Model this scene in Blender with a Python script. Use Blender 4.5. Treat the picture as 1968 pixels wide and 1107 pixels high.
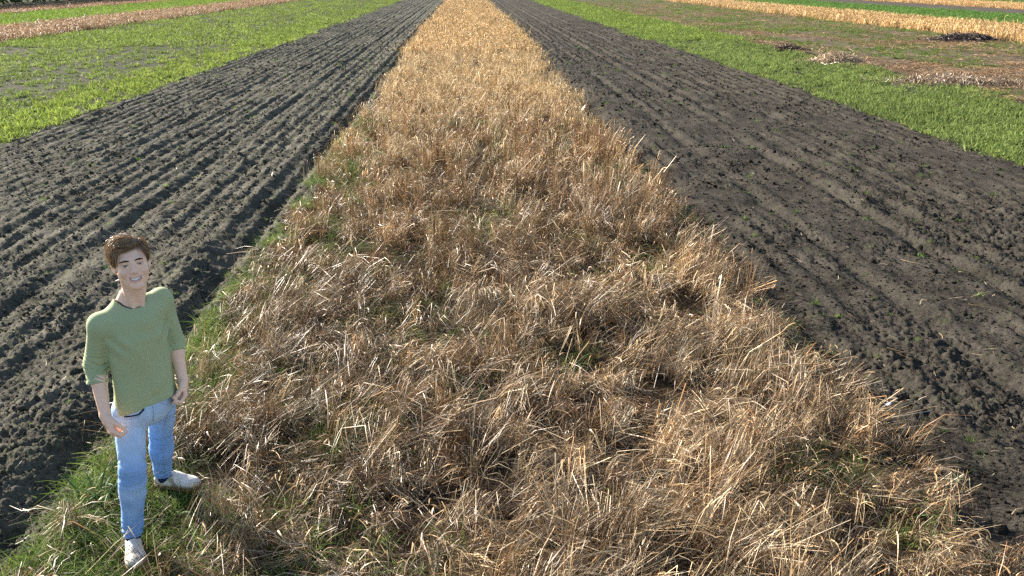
import bpy, bmesh, math
import numpy as np
from mathutils import Vector, Matrix

for _o in list(bpy.data.objects):
    bpy.data.objects.remove(_o)
scene = bpy.context.scene
col = scene.collection

# ------------------------------------------------------------------ camera
CAM_H = 3.12
cam_data = bpy.data.cameras.new('camera')
cam_data.sensor_width = 36.0
cam_data.lens = 1700.0 / 1968.0 * 36.0
cam_data.clip_start = 0.05
cam_data.clip_end = 3000.0
cam = bpy.data.objects.new('camera', cam_data)
col.objects.link(cam)
cam.location = (0.0, 0.0, CAM_H)
cam.rotation_euler = (math.radians(90.0 - 19.335), 0.0, math.radians(-2.8916))
scene.camera = cam
scene.render.resolution_x, scene.render.resolution_y = 1024, 576

# ------------------------------------------------------------------ sky and sun
SUN_EL, SUN_AZ = math.radians(23.0), math.atan2(-0.75, 0.66)     # azimuth clockwise from +Y
to_sun = Vector((math.sin(SUN_AZ) * math.cos(SUN_EL), math.cos(SUN_AZ) * math.cos(SUN_EL), math.sin(SUN_EL)))
world = bpy.data.worlds.new('World')
scene.world = world
world.use_nodes = True
wn = world.node_tree
bg = wn.nodes['Background']
sky = wn.nodes.new('ShaderNodeTexSky')
sky.sky_type = 'NISHITA'
sky.sun_disc = False
sky.sun_elevation = SUN_EL
sky.sun_rotation = SUN_AZ
wn.links.new(sky.outputs[0], bg.inputs[0])
bg.inputs[1].default_value = 0.073
sun_data = bpy.data.lights.new('sun', 'SUN')
sun_data.energy = 5.0
sun_data.angle = math.radians(0.53)
sun_data.color = (1.0, 0.93, 0.82)
sun = bpy.data.objects.new('sun', sun_data)
col.objects.link(sun)
sun.rotation_euler = to_sun.to_track_quat('Z', 'Y').to_euler()
sun.location = (-20, 20, 30)
vs = scene.view_settings
vs.view_transform = 'Standard'
vs.look = 'None'
vs.exposure = 2.0
vs.gamma = 1.0
vs.use_curve_mapping = False
scene.cycles.use_denoising = False
scene.cycles.max_bounces = 4
scene.cycles.diffuse_bounces = 2
scene.cycles.glossy_bounces = 2
scene.cycles.transmission_bounces = 3

# ------------------------------------------------------------------ helpers
def rng(seed):
    return np.random.default_rng(seed)

def smooth(a, b, x):
    t = np.clip((x - a) / (b - a), 0, 1)
    return t * t * (3 - 2 * t)

def _hash(ix, iy, seed):
    h = (ix.astype(np.int64) * 374761393 + iy.astype(np.int64) * 668265263 + seed * 974711) & 0xffffffff
    h = ((h ^ (h >> 13)) * 1274126177) & 0xffffffff
    h = ((h ^ (h >> 16)) * 2246822519) & 0xffffffff
    return ((h ^ (h >> 15)) & 0xffffff) / float(0xffffff)

def vnoise(x, y, seed=0):
    ix, iy = np.floor(x), np.floor(y)
    fx, fy = x - ix, y - iy
    fx = fx * fx * fx * (fx * (fx * 6 - 15) + 10)
    fy = fy * fy * fy * (fy * (fy * 6 - 15) + 10)
    a, b = _hash(ix, iy, seed), _hash(ix + 1, iy, seed)
    c, d = _hash(ix, iy + 1, seed), _hash(ix + 1, iy + 1, seed)
    return a + (b - a) * fx + (c - a) * fy + (a - b - c + d) * fx * fy

def fbm(x, y, seed=0, octaves=4, gain=0.5):
    s, amp, tot = 0.0, 1.0, 0.0
    for k in range(octaves):
        s = s + amp * vnoise(x * 2 ** k + 17.3 * k, y * 2 ** k - 9.1 * k, seed + k)
        tot += amp
        amp *= gain
    return s / tot

def tag(o, label=None, cat=None, group=None, kind=None):
    for k, v in (('label', label), ('category', cat), ('group', group), ('kind', kind)):
        if v is not None:
            o[k] = v
    return o

def link(name, me, parent=None, mat=None):
    o = bpy.data.objects.new(name, me)
    col.objects.link(o)
    if parent is not None:
        o.parent = parent
    if mat is not None and me is not None:
        me.materials.append(mat)
    return o

def make_mesh(name, verts, faces, color=None, smooth_shade=False):
    """verts (n,3), faces (m,3|4), per-point colour (n,3)"""
    verts = np.ascontiguousarray(verts, dtype=np.float32)
    faces = np.ascontiguousarray(faces, dtype=np.int32)
    m, k = faces.shape
    me = bpy.data.meshes.new(name)
    me.vertices.add(len(verts))
    me.vertices.foreach_set('co', verts.ravel())
    me.loops.add(m * k)
    me.loops.foreach_set('vertex_index', faces.ravel())
    me.polygons.add(m)
    me.polygons.foreach_set('loop_start', np.arange(0, m * k, k, dtype=np.int32))
    me.polygons.foreach_set('loop_total', np.full(m, k, dtype=np.int32))
    me.update(calc_edges=True)
    if smooth_shade:
        me.polygons.foreach_set('use_smooth', np.ones(m, dtype=bool))
    if color is not None:
        a = me.attributes.new('col', 'FLOAT_COLOR', 'POINT')
        c4 = np.ones((len(verts), 4), dtype=np.float32)
        c4[:, :3] = color
        a.data.foreach_set('color', c4.ravel())
    return me

def join_arrays(parts):
    """[(verts, faces, color)] -> one"""
    vs_, fs_, cs_, n = [], [], [], 0
    for v, f, c in parts:
        vs_.append(v); fs_.append(f + n); cs_.append(c); n += len(v)
    return np.concatenate(vs_), np.concatenate(fs_), np.concatenate(cs_)

def ribbons(P, width, color, seed=0, taper=0.35, flat=0.35, tip_color=None):
    """P (n,k,3) polylines -> flat blades of the given widths; returns verts, faces, colours"""
    n, k, _ = P.shape
    r = rng(seed)
    T = np.empty_like(P)
    T[:, 1:-1] = P[:, 2:] - P[:, :-2]
    T[:, 0] = P[:, 1] - P[:, 0]
    T[:, -1] = P[:, -1] - P[:, -2]
    T /= np.linalg.norm(T, axis=2, keepdims=True) + 1e-9
    ref = r.normal(size=(n, 1, 3)) * flat + np.array([0, 0, 1.0])
    S = np.cross(T, ref)
    S /= np.linalg.norm(S, axis=2, keepdims=True) + 1e-9
    prof = np.linspace(1.0, taper, k)[None, :, None]
    W = np.asarray(width).reshape(-1, 1, 1) * 0.5 * prof
    V = np.stack([P - S * W, P + S * W], axis=2).reshape(n * k * 2, 3)
    base = (np.arange(n) * k * 2)[:, None] + (np.arange(k - 1) * 2)[None, :]
    F = np.stack([base, base + 1, base + 3, base + 2], axis=2).reshape(-1, 4)
    C = np.repeat(np.asarray(color)[:, None, :], k, axis=1)
    if tip_color is not None:
        t = np.linspace(0, 1, k)[None, :, None]
        C = C * (1 - t) + np.asarray(tip_color)[:, None, :] * t
    C = np.repeat(C[:, :, None, :], 2, axis=2).reshape(-1, 3)
    return V, F, C

# ------------------------------------------------------------------ materials
def new_mat(name):
    m = bpy.data.materials.new(name)
    m.use_nodes = True
    nt = m.node_tree
    nt.nodes.clear()
    out = nt.nodes.new('ShaderNodeOutputMaterial')
    return m, nt, out

def N(nt, kind, **kw):
    n = nt.nodes.new(kind)
    for k, v in kw.items():
        if k.startswith('i_'):
            n.inputs[k[2:].replace('_', ' ')].default_value = v
        else:
            setattr(n, k, v)
    return n

def leaf_material(name, translucency=0.3, rough=0.55, spec=0.3, tint=False, rand=0.0, gain=1.0):
    """thin dry or green blades: colour from the mesh, light also passes through"""
    m, nt, out = new_mat(name)
    L = nt.links.new
    at = N(nt, 'ShaderNodeAttribute', attribute_name='col')
    c = at.outputs['Color']
    if tint:
        ti = N(nt, 'ShaderNodeAttribute', attribute_name='tint', attribute_type='INSTANCER')
        mx = N(nt, 'ShaderNodeMix', data_type='RGBA', blend_type='MULTIPLY')
        mx.inputs[0].default_value = 1.0
        L(c, mx.inputs[6]); L(ti.outputs['Color'], mx.inputs[7])
        c = mx.outputs[2]
    if rand > 0 or gain != 1.0:
        oi = N(nt, 'ShaderNodeObjectInfo')
        mr = N(nt, 'ShaderNodeMapRange')
        mr.inputs['To Min'].default_value = gain * (1 - rand)
        mr.inputs['To Max'].default_value = gain * (1 + rand)
        L(oi.outputs['Random'], mr.inputs['Value'])
        vm = N(nt, 'ShaderNodeVectorMath', operation='SCALE')
        L(c, vm.inputs[0]); L(mr.outputs[0], vm.inputs['Scale'])
        c = vm.outputs[0]
    p = N(nt, 'ShaderNodeBsdfPrincipled')
    p.inputs['Roughness'].default_value = rough
    p.inputs['Specular IOR Level'].default_value = spec
    t = N(nt, 'ShaderNodeBsdfTranslucent')
    ms = N(nt, 'ShaderNodeMixShader')
    ms.inputs[0].default_value = translucency
    L(c, p.inputs['Base Color']); L(c, t.inputs['Color'])
    L(p.outputs[0], ms.inputs[1]); L(t.outputs[0], ms.inputs[2])
    L(ms.outputs[0], out.inputs[0])
    return m

def soil_material(name, dark, light, moss=None, moss_amt=0.35, bump=0.6, scale=1.0):
    m, nt, out = new_mat(name)
    L = nt.links.new
    tc = N(nt, 'ShaderNodeTexCoord')
    n1 = N(nt, 'ShaderNodeTexNoise', i_Scale=26.0 * scale, i_Detail=7.0, i_Roughness=0.65)
    n2 = N(nt, 'ShaderNodeTexNoise', i_Scale=1.3 * scale, i_Detail=5.0, i_Roughness=0.6)
    n3 = N(nt, 'ShaderNodeTexNoise', i_Scale=110.0 * scale, i_Detail=4.0, i_Roughness=0.7)
    for n in (n1, n2, n3):
        L(tc.outputs['Object'], n.inputs['Vector'])
    add = N(nt, 'ShaderNodeMath', operation='ADD'); mul = N(nt, 'ShaderNodeMath', operation='MULTIPLY')
    L(n1.outputs[0], add.inputs[0]); L(n2.outputs[0], add.inputs[1])
    L(add.outputs[0], mul.inputs[0]); mul.inputs[1].default_value = 0.5
    cr = N(nt, 'ShaderNodeValToRGB')
    cr.color_ramp.elements[0].position, cr.color_ramp.elements[1].position = 0.38, 0.64
    cr.color_ramp.elements[0].color = (*dark, 1); cr.color_ramp.elements[1].color = (*light, 1)
    L(mul.outputs[0], cr.inputs[0])
    c = cr.outputs[0]
    if moss is not None:
        n4 = N(nt, 'ShaderNodeTexNoise', i_Scale=7.0 * scale, i_Detail=6.0, i_Roughness=0.7)
        L(tc.outputs['Object'], n4.inputs['Vector'])
        r4 = N(nt, 'ShaderNodeMapRange')
        r4.inputs['From Min'].default_value = 0.5; r4.inputs['From Max'].default_value = 0.68
        r4.inputs['To Max'].default_value = moss_amt
        L(n4.outputs[0], r4.inputs['Value'])
        mx = N(nt, 'ShaderNodeMix', data_type='RGBA')
        L(r4.outputs[0], mx.inputs[0]); L(c, mx.inputs[6]); mx.inputs[7].default_value = (*moss, 1)
        c = mx.outputs[2]
    p = N(nt, 'ShaderNodeBsdfPrincipled')
    p.inputs['Roughness'].default_value = 0.9
    p.inputs['Specular IOR Level'].default_value = 0.02
    L(c, p.inputs['Base Color'])
    b1 = N(nt, 'ShaderNodeBump'); b1.inputs['Strength'].default_value = bump; b1.inputs['Distance'].default_value = 0.03
    b2 = N(nt, 'ShaderNodeBump'); b2.inputs['Strength'].default_value = bump; b2.inputs['Distance'].default_value = 0.008
    L(n1.outputs[0], b1.inputs['Height']); L(n3.outputs[0], b2.inputs['Height'])
    L(b1.outputs[0], b2.inputs['Normal']); L(b2.outputs[0], p.inputs['Normal'])
    L(p.outputs[0], out.inputs[0])
    return m

def plain_material(name, color, rough=0.6, spec=0.3, noise=0.0, noise_scale=40.0, bump=0.0, attr=False, sss=0.0, translucency=0.0):
    m, nt, out = new_mat(name)
    L = nt.links.new
    p = N(nt, 'ShaderNodeBsdfPrincipled')
    p.inputs['Roughness'].default_value = rough
    p.inputs['Specular IOR Level'].default_value = spec
    if attr:
        at = N(nt, 'ShaderNodeAttribute', attribute_name='col')
        c = at.outputs['Color']
    else:
        rg = N(nt, 'ShaderNodeRGB'); rg.outputs[0].default_value = (*color, 1)
        c = rg.outputs[0]
    if noise > 0 or bump > 0:
        tc = N(nt, 'ShaderNodeTexCoord')
        nz = N(nt, 'ShaderNodeTexNoise', i_Scale=noise_scale, i_Detail=6.0, i_Roughness=0.65)
        L(tc.outputs['Object'], nz.inputs['Vector'])
        if noise > 0:
            mr = N(nt, 'ShaderNodeMapRange')
            mr.inputs['From Min'].default_value = 0.3; mr.inputs['From Max'].default_value = 0.7
            mr.inputs['To Min'].default_value = 1 - noise; mr.inputs['To Max'].default_value = 1 + noise
            L(nz.outputs[0], mr.inputs['Value'])
            vm = N(nt, 'ShaderNodeVectorMath', operation='SCALE')
            L(c, vm.inputs[0]); L(mr.outputs[0], vm.inputs['Scale'])
            c = vm.outputs[0]
        if bump > 0:
            b = N(nt, 'ShaderNodeBump'); b.inputs['Strength'].default_value = bump; b.inputs['Distance'].default_value = 0.004
            L(nz.outputs[0], b.inputs['Height']); L(b.outputs[0], p.inputs['Normal'])
    L(c, p.inputs['Base Color'])
    if sss > 0:
        p.inputs['Subsurface Weight'].default_value = sss
        p.inputs['Subsurface Radius'].default_value = (1.0, 0.35, 0.2)
        p.inputs['Subsurface Scale'].default_value = 0.008
    s = p.outputs[0]
    if translucency > 0:
        t = N(nt, 'ShaderNodeBsdfTranslucent'); ms = N(nt, 'ShaderNodeMixShader')
        ms.inputs[0].default_value = translucency
        L(c, t.inputs['Color']); L(s, ms.inputs[1]); L(t.outputs[0], ms.inputs[2])
        s = ms.outputs[0]
    L(s, out.inputs[0])
    return m

# ------------------------------------------------------------------ scatter: points + geometry nodes (only for uncountable cover)
def scatter(name, pos, rotz, scale, variants, tint=None, tilt=None, idx=None, seed=0, label=None, cat=None):
    n = len(pos)
    r = rng(seed)
    me = bpy.data.meshes.new(name)
    me.vertices.add(n)
    me.vertices.foreach_set('co', np.ascontiguousarray(pos, dtype=np.float32).ravel())
    rot = np.zeros((n, 3), dtype=np.float32)
    rot[:, 2] = rotz
    if tilt is not None:
        rot[:, :2] = tilt
    a = me.attributes.new('rot', 'FLOAT_VECTOR', 'POINT'); a.data.foreach_set('vector', rot.ravel())
    sc = np.asarray(scale, dtype=np.float32)
    if sc.ndim == 1:
        sc = np.repeat(sc[:, None], 3, axis=1)
    a = me.attributes.new('scl', 'FLOAT_VECTOR', 'POINT'); a.data.foreach_set('vector', np.ascontiguousarray(sc).ravel())
    a = me.attributes.new('idx', 'INT', 'POINT')
    a.data.foreach_set('value', (r.integers(0, len(variants), n) if idx is None else idx).astype(np.int32))
    t4 = np.ones((n, 4), dtype=np.float32)
    if tint is not None:
        t4[:, :3] = tint
    a = me.attributes.new('tint', 'FLOAT_COLOR', 'POINT'); a.data.foreach_set('color', t4.ravel())
    o = link(name, me)
    tag(o, label, cat, kind='stuff')
    ng = bpy.data.node_groups.new(name + '_scatter', 'GeometryNodeTree')
    ng.interface.new_socket('Geometry', in_out='INPUT', socket_type='NodeSocketGeometry')
    ng.interface.new_socket('Geometry', in_out='OUTPUT', socket_type='NodeSocketGeometry')
    gi = ng.nodes.new('NodeGroupInput'); go = ng.nodes.new('NodeGroupOutput')
    iop = ng.nodes.new('GeometryNodeInstanceOnPoints')
    jn = ng.nodes.new('GeometryNodeJoinGeometry')
    for v in variants:
        oi = ng.nodes.new('GeometryNodeObjectInfo')
        oi.inputs['Object'].default_value = v
        oi.inputs['As Instance'].default_value = True
        ng.links.new(oi.outputs['Geometry'], jn.inputs[0])
    def attr(nm, dt):
        q = ng.nodes.new('GeometryNodeInputNamedAttribute'); q.data_type = dt
        q.inputs['Name'].default_value = nm
        return q.outputs['Attribute']
    ng.links.new(gi.outputs[0], iop.inputs['Points'])
    ng.links.new(jn.outputs[0], iop.inputs['Instance'])
    iop.inputs['Pick Instance'].default_value = True
    ng.links.new(attr('idx', 'INT'), iop.inputs['Instance Index'])
    e2r = ng.nodes.new('FunctionNodeEulerToRotation')
    ng.links.new(attr('rot', 'FLOAT_VECTOR'), e2r.inputs[0])
    ng.links.new(e2r.outputs[0], iop.inputs['Rotation'])
    ng.links.new(attr('scl', 'FLOAT_VECTOR'), iop.inputs['Scale'])
    ng.links.new(iop.outputs[0], go.inputs[0])
    md = o.modifiers.new('scatter', 'NODES')
    md.node_group = ng
    return o

def source(name, V, F, C, mat):
    """a mesh the scatter copies; not placed in the scene itself"""
    me = make_mesh(name, V, F, C)
    me.materials.append(mat)
    return bpy.data.objects.new(name, me)
# ------------------------------------------------------------------ the ground: one sheet to the horizon, the strips on it
M_soil_left = soil_material('dark loam', (0.040, 0.037, 0.029), (0.132, 0.121, 0.096), (0.095, 0.107, 0.05), 0.45, bump=0.9)
M_soil_right = soil_material('brown loam', (0.022, 0.019, 0.016), (0.070, 0.061, 0.050), (0.055, 0.058, 0.032), 0.40, bump=0.9)
M_soil_far = soil_material('far dark soil', (0.05, 0.042, 0.036), (0.10, 0.085, 0.07), None)
M_litter = soil_material('soil under the straw', (0.022, 0.016, 0.011), (0.07, 0.048, 0.03), (0.03, 0.036, 0.014), 0.5)
M_green_ground = soil_material('soil under the green crop', (0.026, 0.024, 0.018), (0.058, 0.054, 0.038), (0.06, 0.085, 0.026), 0.8)
M_residue = soil_material('trampled earth', (0.055, 0.045, 0.036), (0.16, 0.118, 0.085), (0.055, 0.08, 0.022), 0.85)

def sheet(name, x0, x1, y0, y1, z, mat, step=2.0, amp=0.0, seed=0):
    nx, ny = max(2, int((x1 - x0) / step) + 1), max(2, int((y1 - y0) / step) + 1)
    X, Y = np.meshgrid(np.linspace(x0, x1, nx), np.linspace(y0, y1, ny))
    Z = z + amp * (fbm(X * 0.8, Y * 0.8, seed) - 0.5)
    V = np.stack([X, Y, Z], -1).reshape(-1, 3)
    i = np.arange(nx * ny).reshape(ny, nx)
    F = np.stack([i[:-1, :-1], i[:-1, 1:], i[1:, 1:], i[1:, :-1]], -1).reshape(-1, 4)
    return tag(link(name, make_mesh(name, V, F, smooth_shade=True), mat=mat), kind='structure')

sheet('ground', -900, 900, -300, 1600, -0.30, M_soil_far, step=60)
XL, XR = -2.42, 2.94                    # edges of the central straw strip
GL, GR = -9.05, 9.70                    # where the green begins on either side
YN, YF = -4.0, 330.0
o = sheet('straw_strip_ground', XL + 0.12, XR - 0.12, YN, YF, -0.03, M_litter, step=0.35, amp=0.05)
for v in o.data.vertices:      # a low hump behind the man's rear foot
    v.co.z += 0.075 * math.exp(-((v.co.x + 1.88) / 0.35) ** 2 - ((v.co.y - 5.02) / 0.35) ** 2)
sheet('green_strip_ground', -23.7, GL + 0.1, YN, YF, -0.03, M_green_ground, step=1.5, amp=0.08, seed=3)
sheet('straw_strip_ground', -29.6, -23.7, YN, YF, -0.02, M_litter, step=2)
sheet('green_strip_ground', -42.0, -29.6, YN, YF, -0.03, M_green_ground, step=2)
sheet('straw_strip_ground', -48.0, -42.0, YN, YF, -0.02, M_litter, step=2)
sheet('grass_field', -220.0, -48.0, YN, YF, -0.03, M_green_ground, step=6)
sheet('green_strip_ground', GR - 0.1, 15.0, YN, YF, -0.03, M_green_ground, step=1.0, amp=0.08, seed=5)
sheet('trampled_ground', 15.0, 28.5, YN, YF, -0.02, M_residue, step=0.5, amp=0.16, seed=7)
sheet('straw_strip_ground', 28.5, 35.0, YN, YF, -0.02, M_litter, step=2)
sheet('green_strip_ground', 35.0, 49.5, YN, YF, -0.03, M_green_ground, step=2)
sheet('soil_strip', 49.5, 57.8, YN, YF, -0.01, M_soil_far, step=1.0, amp=0.1)
sheet('straw_strip_ground', 57.8, 66.5, YN, YF, -0.02, M_litter, step=2)
sheet('green_strip_ground', 66.5, 75.5, YN, YF, -0.03, M_green_ground, step=2)
sheet('soil_strip', 75.5, 260.0, YN, YF, -0.01, M_soil_far, step=6)

def lumps(X, Y, freq, seed, fill=0.8):
    """rounded lumps packed side by side, of random size and height (0..1)"""
    x, y = X * freq, Y * freq
    ix, iy = np.floor(x), np.floor(y)
    out = np.zeros_like(x)
    for dx in (-1, 0, 1):
        for dy in (-1, 0, 1):
            cx, cy = ix + dx, iy + dy
            px, py = cx + _hash(cx, cy, seed), cy + _hash(cx, cy, seed + 1)
            hh = _hash(cx, cy, seed + 2)
            r2 = (0.30 + 0.55 * _hash(cx, cy, seed + 3)) ** 2
            d2 = (x - px) ** 2 + (y - py) ** 2
            out = np.maximum(out, np.where(hh < fill, (0.35 + 0.65 * hh / fill) * np.sqrt(np.clip(1 - d2 / r2, 0, 1)), 0))
    return out

def clods(X, Y, seed):
    """crumbly seed bed: lumps of three sizes over an uneven bed"""
    wx = X + 0.035 * (fbm(X * 13, Y * 13, seed + 40, 2) - 0.5)
    wy = Y + 0.035 * (fbm(X * 13 + 5, Y * 13, seed + 41, 2) - 0.5)
    patch = fbm(X * 1.6, Y * 1.3, seed + 29, 3)
    big = lumps(wx, wy, 6.5, seed, 0.30) * smooth(0.42, 0.62, patch)
    mid = lumps(wx, wy, 15.0, seed + 9, 0.50)
    small = lumps(wx, wy, 30.0, seed + 17, 0.8)
    grit = vnoise(wx * 60, wy * 60, seed + 23) - 0.5
    return 0.036 * big + (0.012 + 0.024 * patch) * mid + 0.022 * small + 0.010 * grit - 0.02

def h_left(X, Y):
    """furrows along the strip, wheel ruts, and the clods"""
    w = 0.05 * (fbm(X * 0.6, Y * 0.35, 60, 3) - 0.5)
    x = X + w
    h = 0.019 * np.sin(x * 2 * np.pi / 0.265 + 0.8) * smooth(0.1, 0.5, fbm(X * 0.9, Y * 0.3, 61, 2))
    h = h + 0.036 * (fbm(X * 3.8, Y * 0.5, 67, 3) - 0.5)
    for xc, d, s in ((-4.55, 0.036, 0.09), (-5.15, 0.022, 0.08), (-6.35, 0.028, 0.09), (-7.0, 0.02, 0.08), (-3.75, 0.02, 0.08)):
        m = 0.35 + 0.65 * smooth(0.25, 0.55, fbm(X * 0.2 + xc, Y * 0.45, 62, 3))
        h = h - d * m * np.exp(-((x - xc) / s) ** 2) + 0.6 * d * m * np.exp(-((x - xc - 0.24) / s) ** 2) + 0.5 * d * m * np.exp(-((x - xc + 0.24) / s) ** 2)
    xe = XL - 0.32 + 0.22 * (fbm(X * 0.0 + 3, Y * 0.7, 63, 3) - 0.5)
    h = h - 0.08 * np.exp(-((X - xe) / 0.17) ** 2) + 0.055 * np.exp(-((X - xe + 0.45) / 0.22) ** 2)
    h = h + 0.06 * (fbm(X * 1.1, Y * 0.9, 64, 3) - 0.5)
    far = smooth(40, 14, Y)
    h = h + clods(X, Y, 70) * (0.6 + 0.4 * far) * (0.75 + 0.7 * fbm(X * 0.7, Y * 0.7, 65, 2))
    t = smooth(XL + 0.0, XL + 0.3, X)
    return (h + 0.02) * (1 - t) - 0.09 * t

def h_right(X, Y):
    w = 0.1 * (fbm(X * 0.6, Y * 0.35, 80, 3) - 0.5)
    x = X + w
    h = 0.019 * np.sin(x * 2 * np.pi / 0.30) * smooth(0.35, 0.6, fbm(X * 0.9, Y * 0.3, 81, 2))
    for xc, d, s in ((4.35, 0.045, 0.12), (5.6, 0.05, 0.12), (6.1, 0.035, 0.1), (7.3, 0.045, 0.12)):
        m = 0.35 + 0.65 * smooth(0.3, 0.6, fbm(X * 0.2 + xc, Y * 0.4, 82, 3))
        h = h - d * m * np.exp(-((x - xc) / s) ** 2) + 0.5 * d * m * np.exp(-((x - xc - 0.22) / s) ** 2)
    h = h - 0.09 * np.exp(-((X - XR - 0.25) / 0.22) ** 2)
    h = h + 0.07 * (fbm(X * 1.0, Y * 0.8, 84, 3) - 0.5) + 0.05 * (fbm(X * 3.3, Y * 2.0, 86, 3) - 0.5)
    h = h + clods(X, Y, 90) * (0.35 + 0.75 * smooth(0.35, 0.7, fbm(X * 0.8, Y * 0.8, 85, 2)))
    t = smooth(XR - 0.0, XR - 0.3, X)
    return (h + 0.01) * (1 - t) - 0.09 * t

def soil_strip(name, xa, xb, hfun, mat, side, rows_k=0.0160, ncol=285):
    ys = [1.5]
    while ys[-1] < 200:
        y = ys[-1]
        ys.append(y + rows_k * max(y / 5.0, 0.8) ** 1.55)
    ys = np.array(ys)
    reach = 0.60 * ys + 2.2
    if side < 0:
        lo, hi = np.maximum(xa, -reach), np.full_like(ys, xb)
    else:
        lo, hi = np.full_like(ys, xa), np.minimum(xb, reach + 0.6)
    t = np.linspace(0, 1, ncol)
    X = lo[:, None] + (hi - lo)[:, None] * t[None]
    Y = np.repeat(ys[:, None], ncol, axis=1)
    Z = hfun(X, Y)
    V = np.stack([X, Y, Z], -1).reshape(-1, 3)
    i = np.arange(X.size).reshape(X.shape)
    F = np.stack([i[:-1, :-1], i[:-1, 1:], i[1:, 1:], i[1:, :-1]], -1).reshape(-1, 4)
    return tag(link(name, make_mesh(name, V, F, smooth_shade=True), mat=mat), kind='structure')

soil_strip('soil_strip', GL - 0.15, XL + 0.32, h_left, M_soil_left, -1)
soil_strip('soil_strip', XR - 0.32, GR + 0.15, h_right, M_soil_right, 1)
# the same beds go on under and beyond the worked part
sheet('soil_bed', GL - 0.1, XL + 0.1, YN, YF, -0.22, M_soil_left, step=3)
sheet('soil_bed', XR - 0.1, GR + 0.1, YN, YF, -0.22, M_soil_right, step=3)

# ------------------------------------------------------------------ straw of the central strip
M_straw = leaf_material('dry straw', 0.07, 0.45, 0.3)
M_straw_i = leaf_material('standing dry straw', 0.18, 0.6, 0.15, tint=True, rand=0.15)
M_grass = leaf_material('grass blades', 0.35, 0.6, 0.15)
M_green_i = leaf_material('green crop leaves', 0.40, 0.65, 0.08, tint=True, rand=0.18)
STRAW = np.array([(0.42, 0.30, 0.165), (0.30, 0.195, 0.098), (0.185, 0.112, 0.055), (0.34, 0.275, 0.185), (0.085, 0.05, 0.027), (0.54, 0.43, 0.28)])

FEET = [(-1.93, 4.34), (-1.90, 5.02)]
def away_from_feet(x, y, d):
    k = np.ones(len(x), bool)
    for fx, fy in FEET:
        k &= ((x - fx) / d) ** 2 + ((y - fy) / (d * 1.1)) ** 2 > 1
    return k

def green_mask(x, y):
    """how grassy the straw strip is at a place (0..1)"""
    left = 0.62 * smooth(1.5, 0.1, x - XL) * smooth(0.34, 0.60, fbm(x * 0.8, y * 0.6, 101, 3))
    near = 0.85 * smooth(11, 6.5, y) * smooth(0.6, -1.5, x) * smooth(0.36, 0.60, fbm(x * 1.3, y * 1.1, 102, 3))
    spot = smooth(0.64, 0.74, fbm(x * 1.3, y * 1.0, 103, 3)) * 0.6
    hole = 0.9 * np.exp(-(((x - 2.05) / 0.30) ** 2 + ((y - 9.4) / 0.5) ** 2))
    corner = 0.9 * np.exp(-((x - XL) / 0.38) ** 2) * smooth(6.6, 5.2, y)
    edge = smooth(0.5, 0.05, XR - x) * smooth(0.45, 0.65, fbm(x * 0.7, y * 0.5, 104, 2)) * smooth(6, 4, y)
    return np.clip(np.maximum.reduce([left, near, spot, hole, edge, corner]), 0, 1)

def edge_x(y, side):
    n = fbm(np.zeros_like(y) + 7.7 * side, y * 0.8, 110 + side, 3) - 0.5
    m = vnoise(np.zeros_like(y) + 3.1 * side, y * 3.7, 120 + side) - 0.5
    return (XL if side < 0 else XR) + 0.16 * n + 0.12 * m

def tread(x, y):
    """trodden places where the straw is thin (0 = bare, 1 = full)"""
    fa = 0.03 * smooth(7, 10, y)
    a = smooth(0.425 + fa, 0.490 + 0.7 * fa, 0.35 * fbm(x * 2.1, y * 1.6, 130, 2) + 0.65 * fbm(x * 5.2, y * 3.6, 137, 2))
    path = np.exp(-((x - 0.30 - 0.22 * np.sin(y * 0.55)) / 0.13) ** 2) * smooth(0.35, 0.6, vnoise(x * 0.3, y * 0.9, 139)) * smooth(5, 8, y)
    path2 = np.exp(-((x + 0.62 - 0.15 * np.sin(y * 0.8 + 1)) / 0.11) ** 2) * smooth(0.4, 0.6, vnoise(x * 0.3 + 9, y * 0.8, 138)) * smooth(6, 9, y)
    return np.clip(a * (1 - 0.9 * path) * (1 - 0.9 * path2), 0, 1)

def flow(x, y):
    """lie of the straw: towards the camera and to the right, turning from place to place"""
    a = math.radians(-58) + (fbm(x * 0.55, y * 0.5, 131, 3) - 0.5) * 5.0
    e = smooth(0.55, 0.1, XR - x)
    return a * (1 - e) + math.radians(-60) * e

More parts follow.
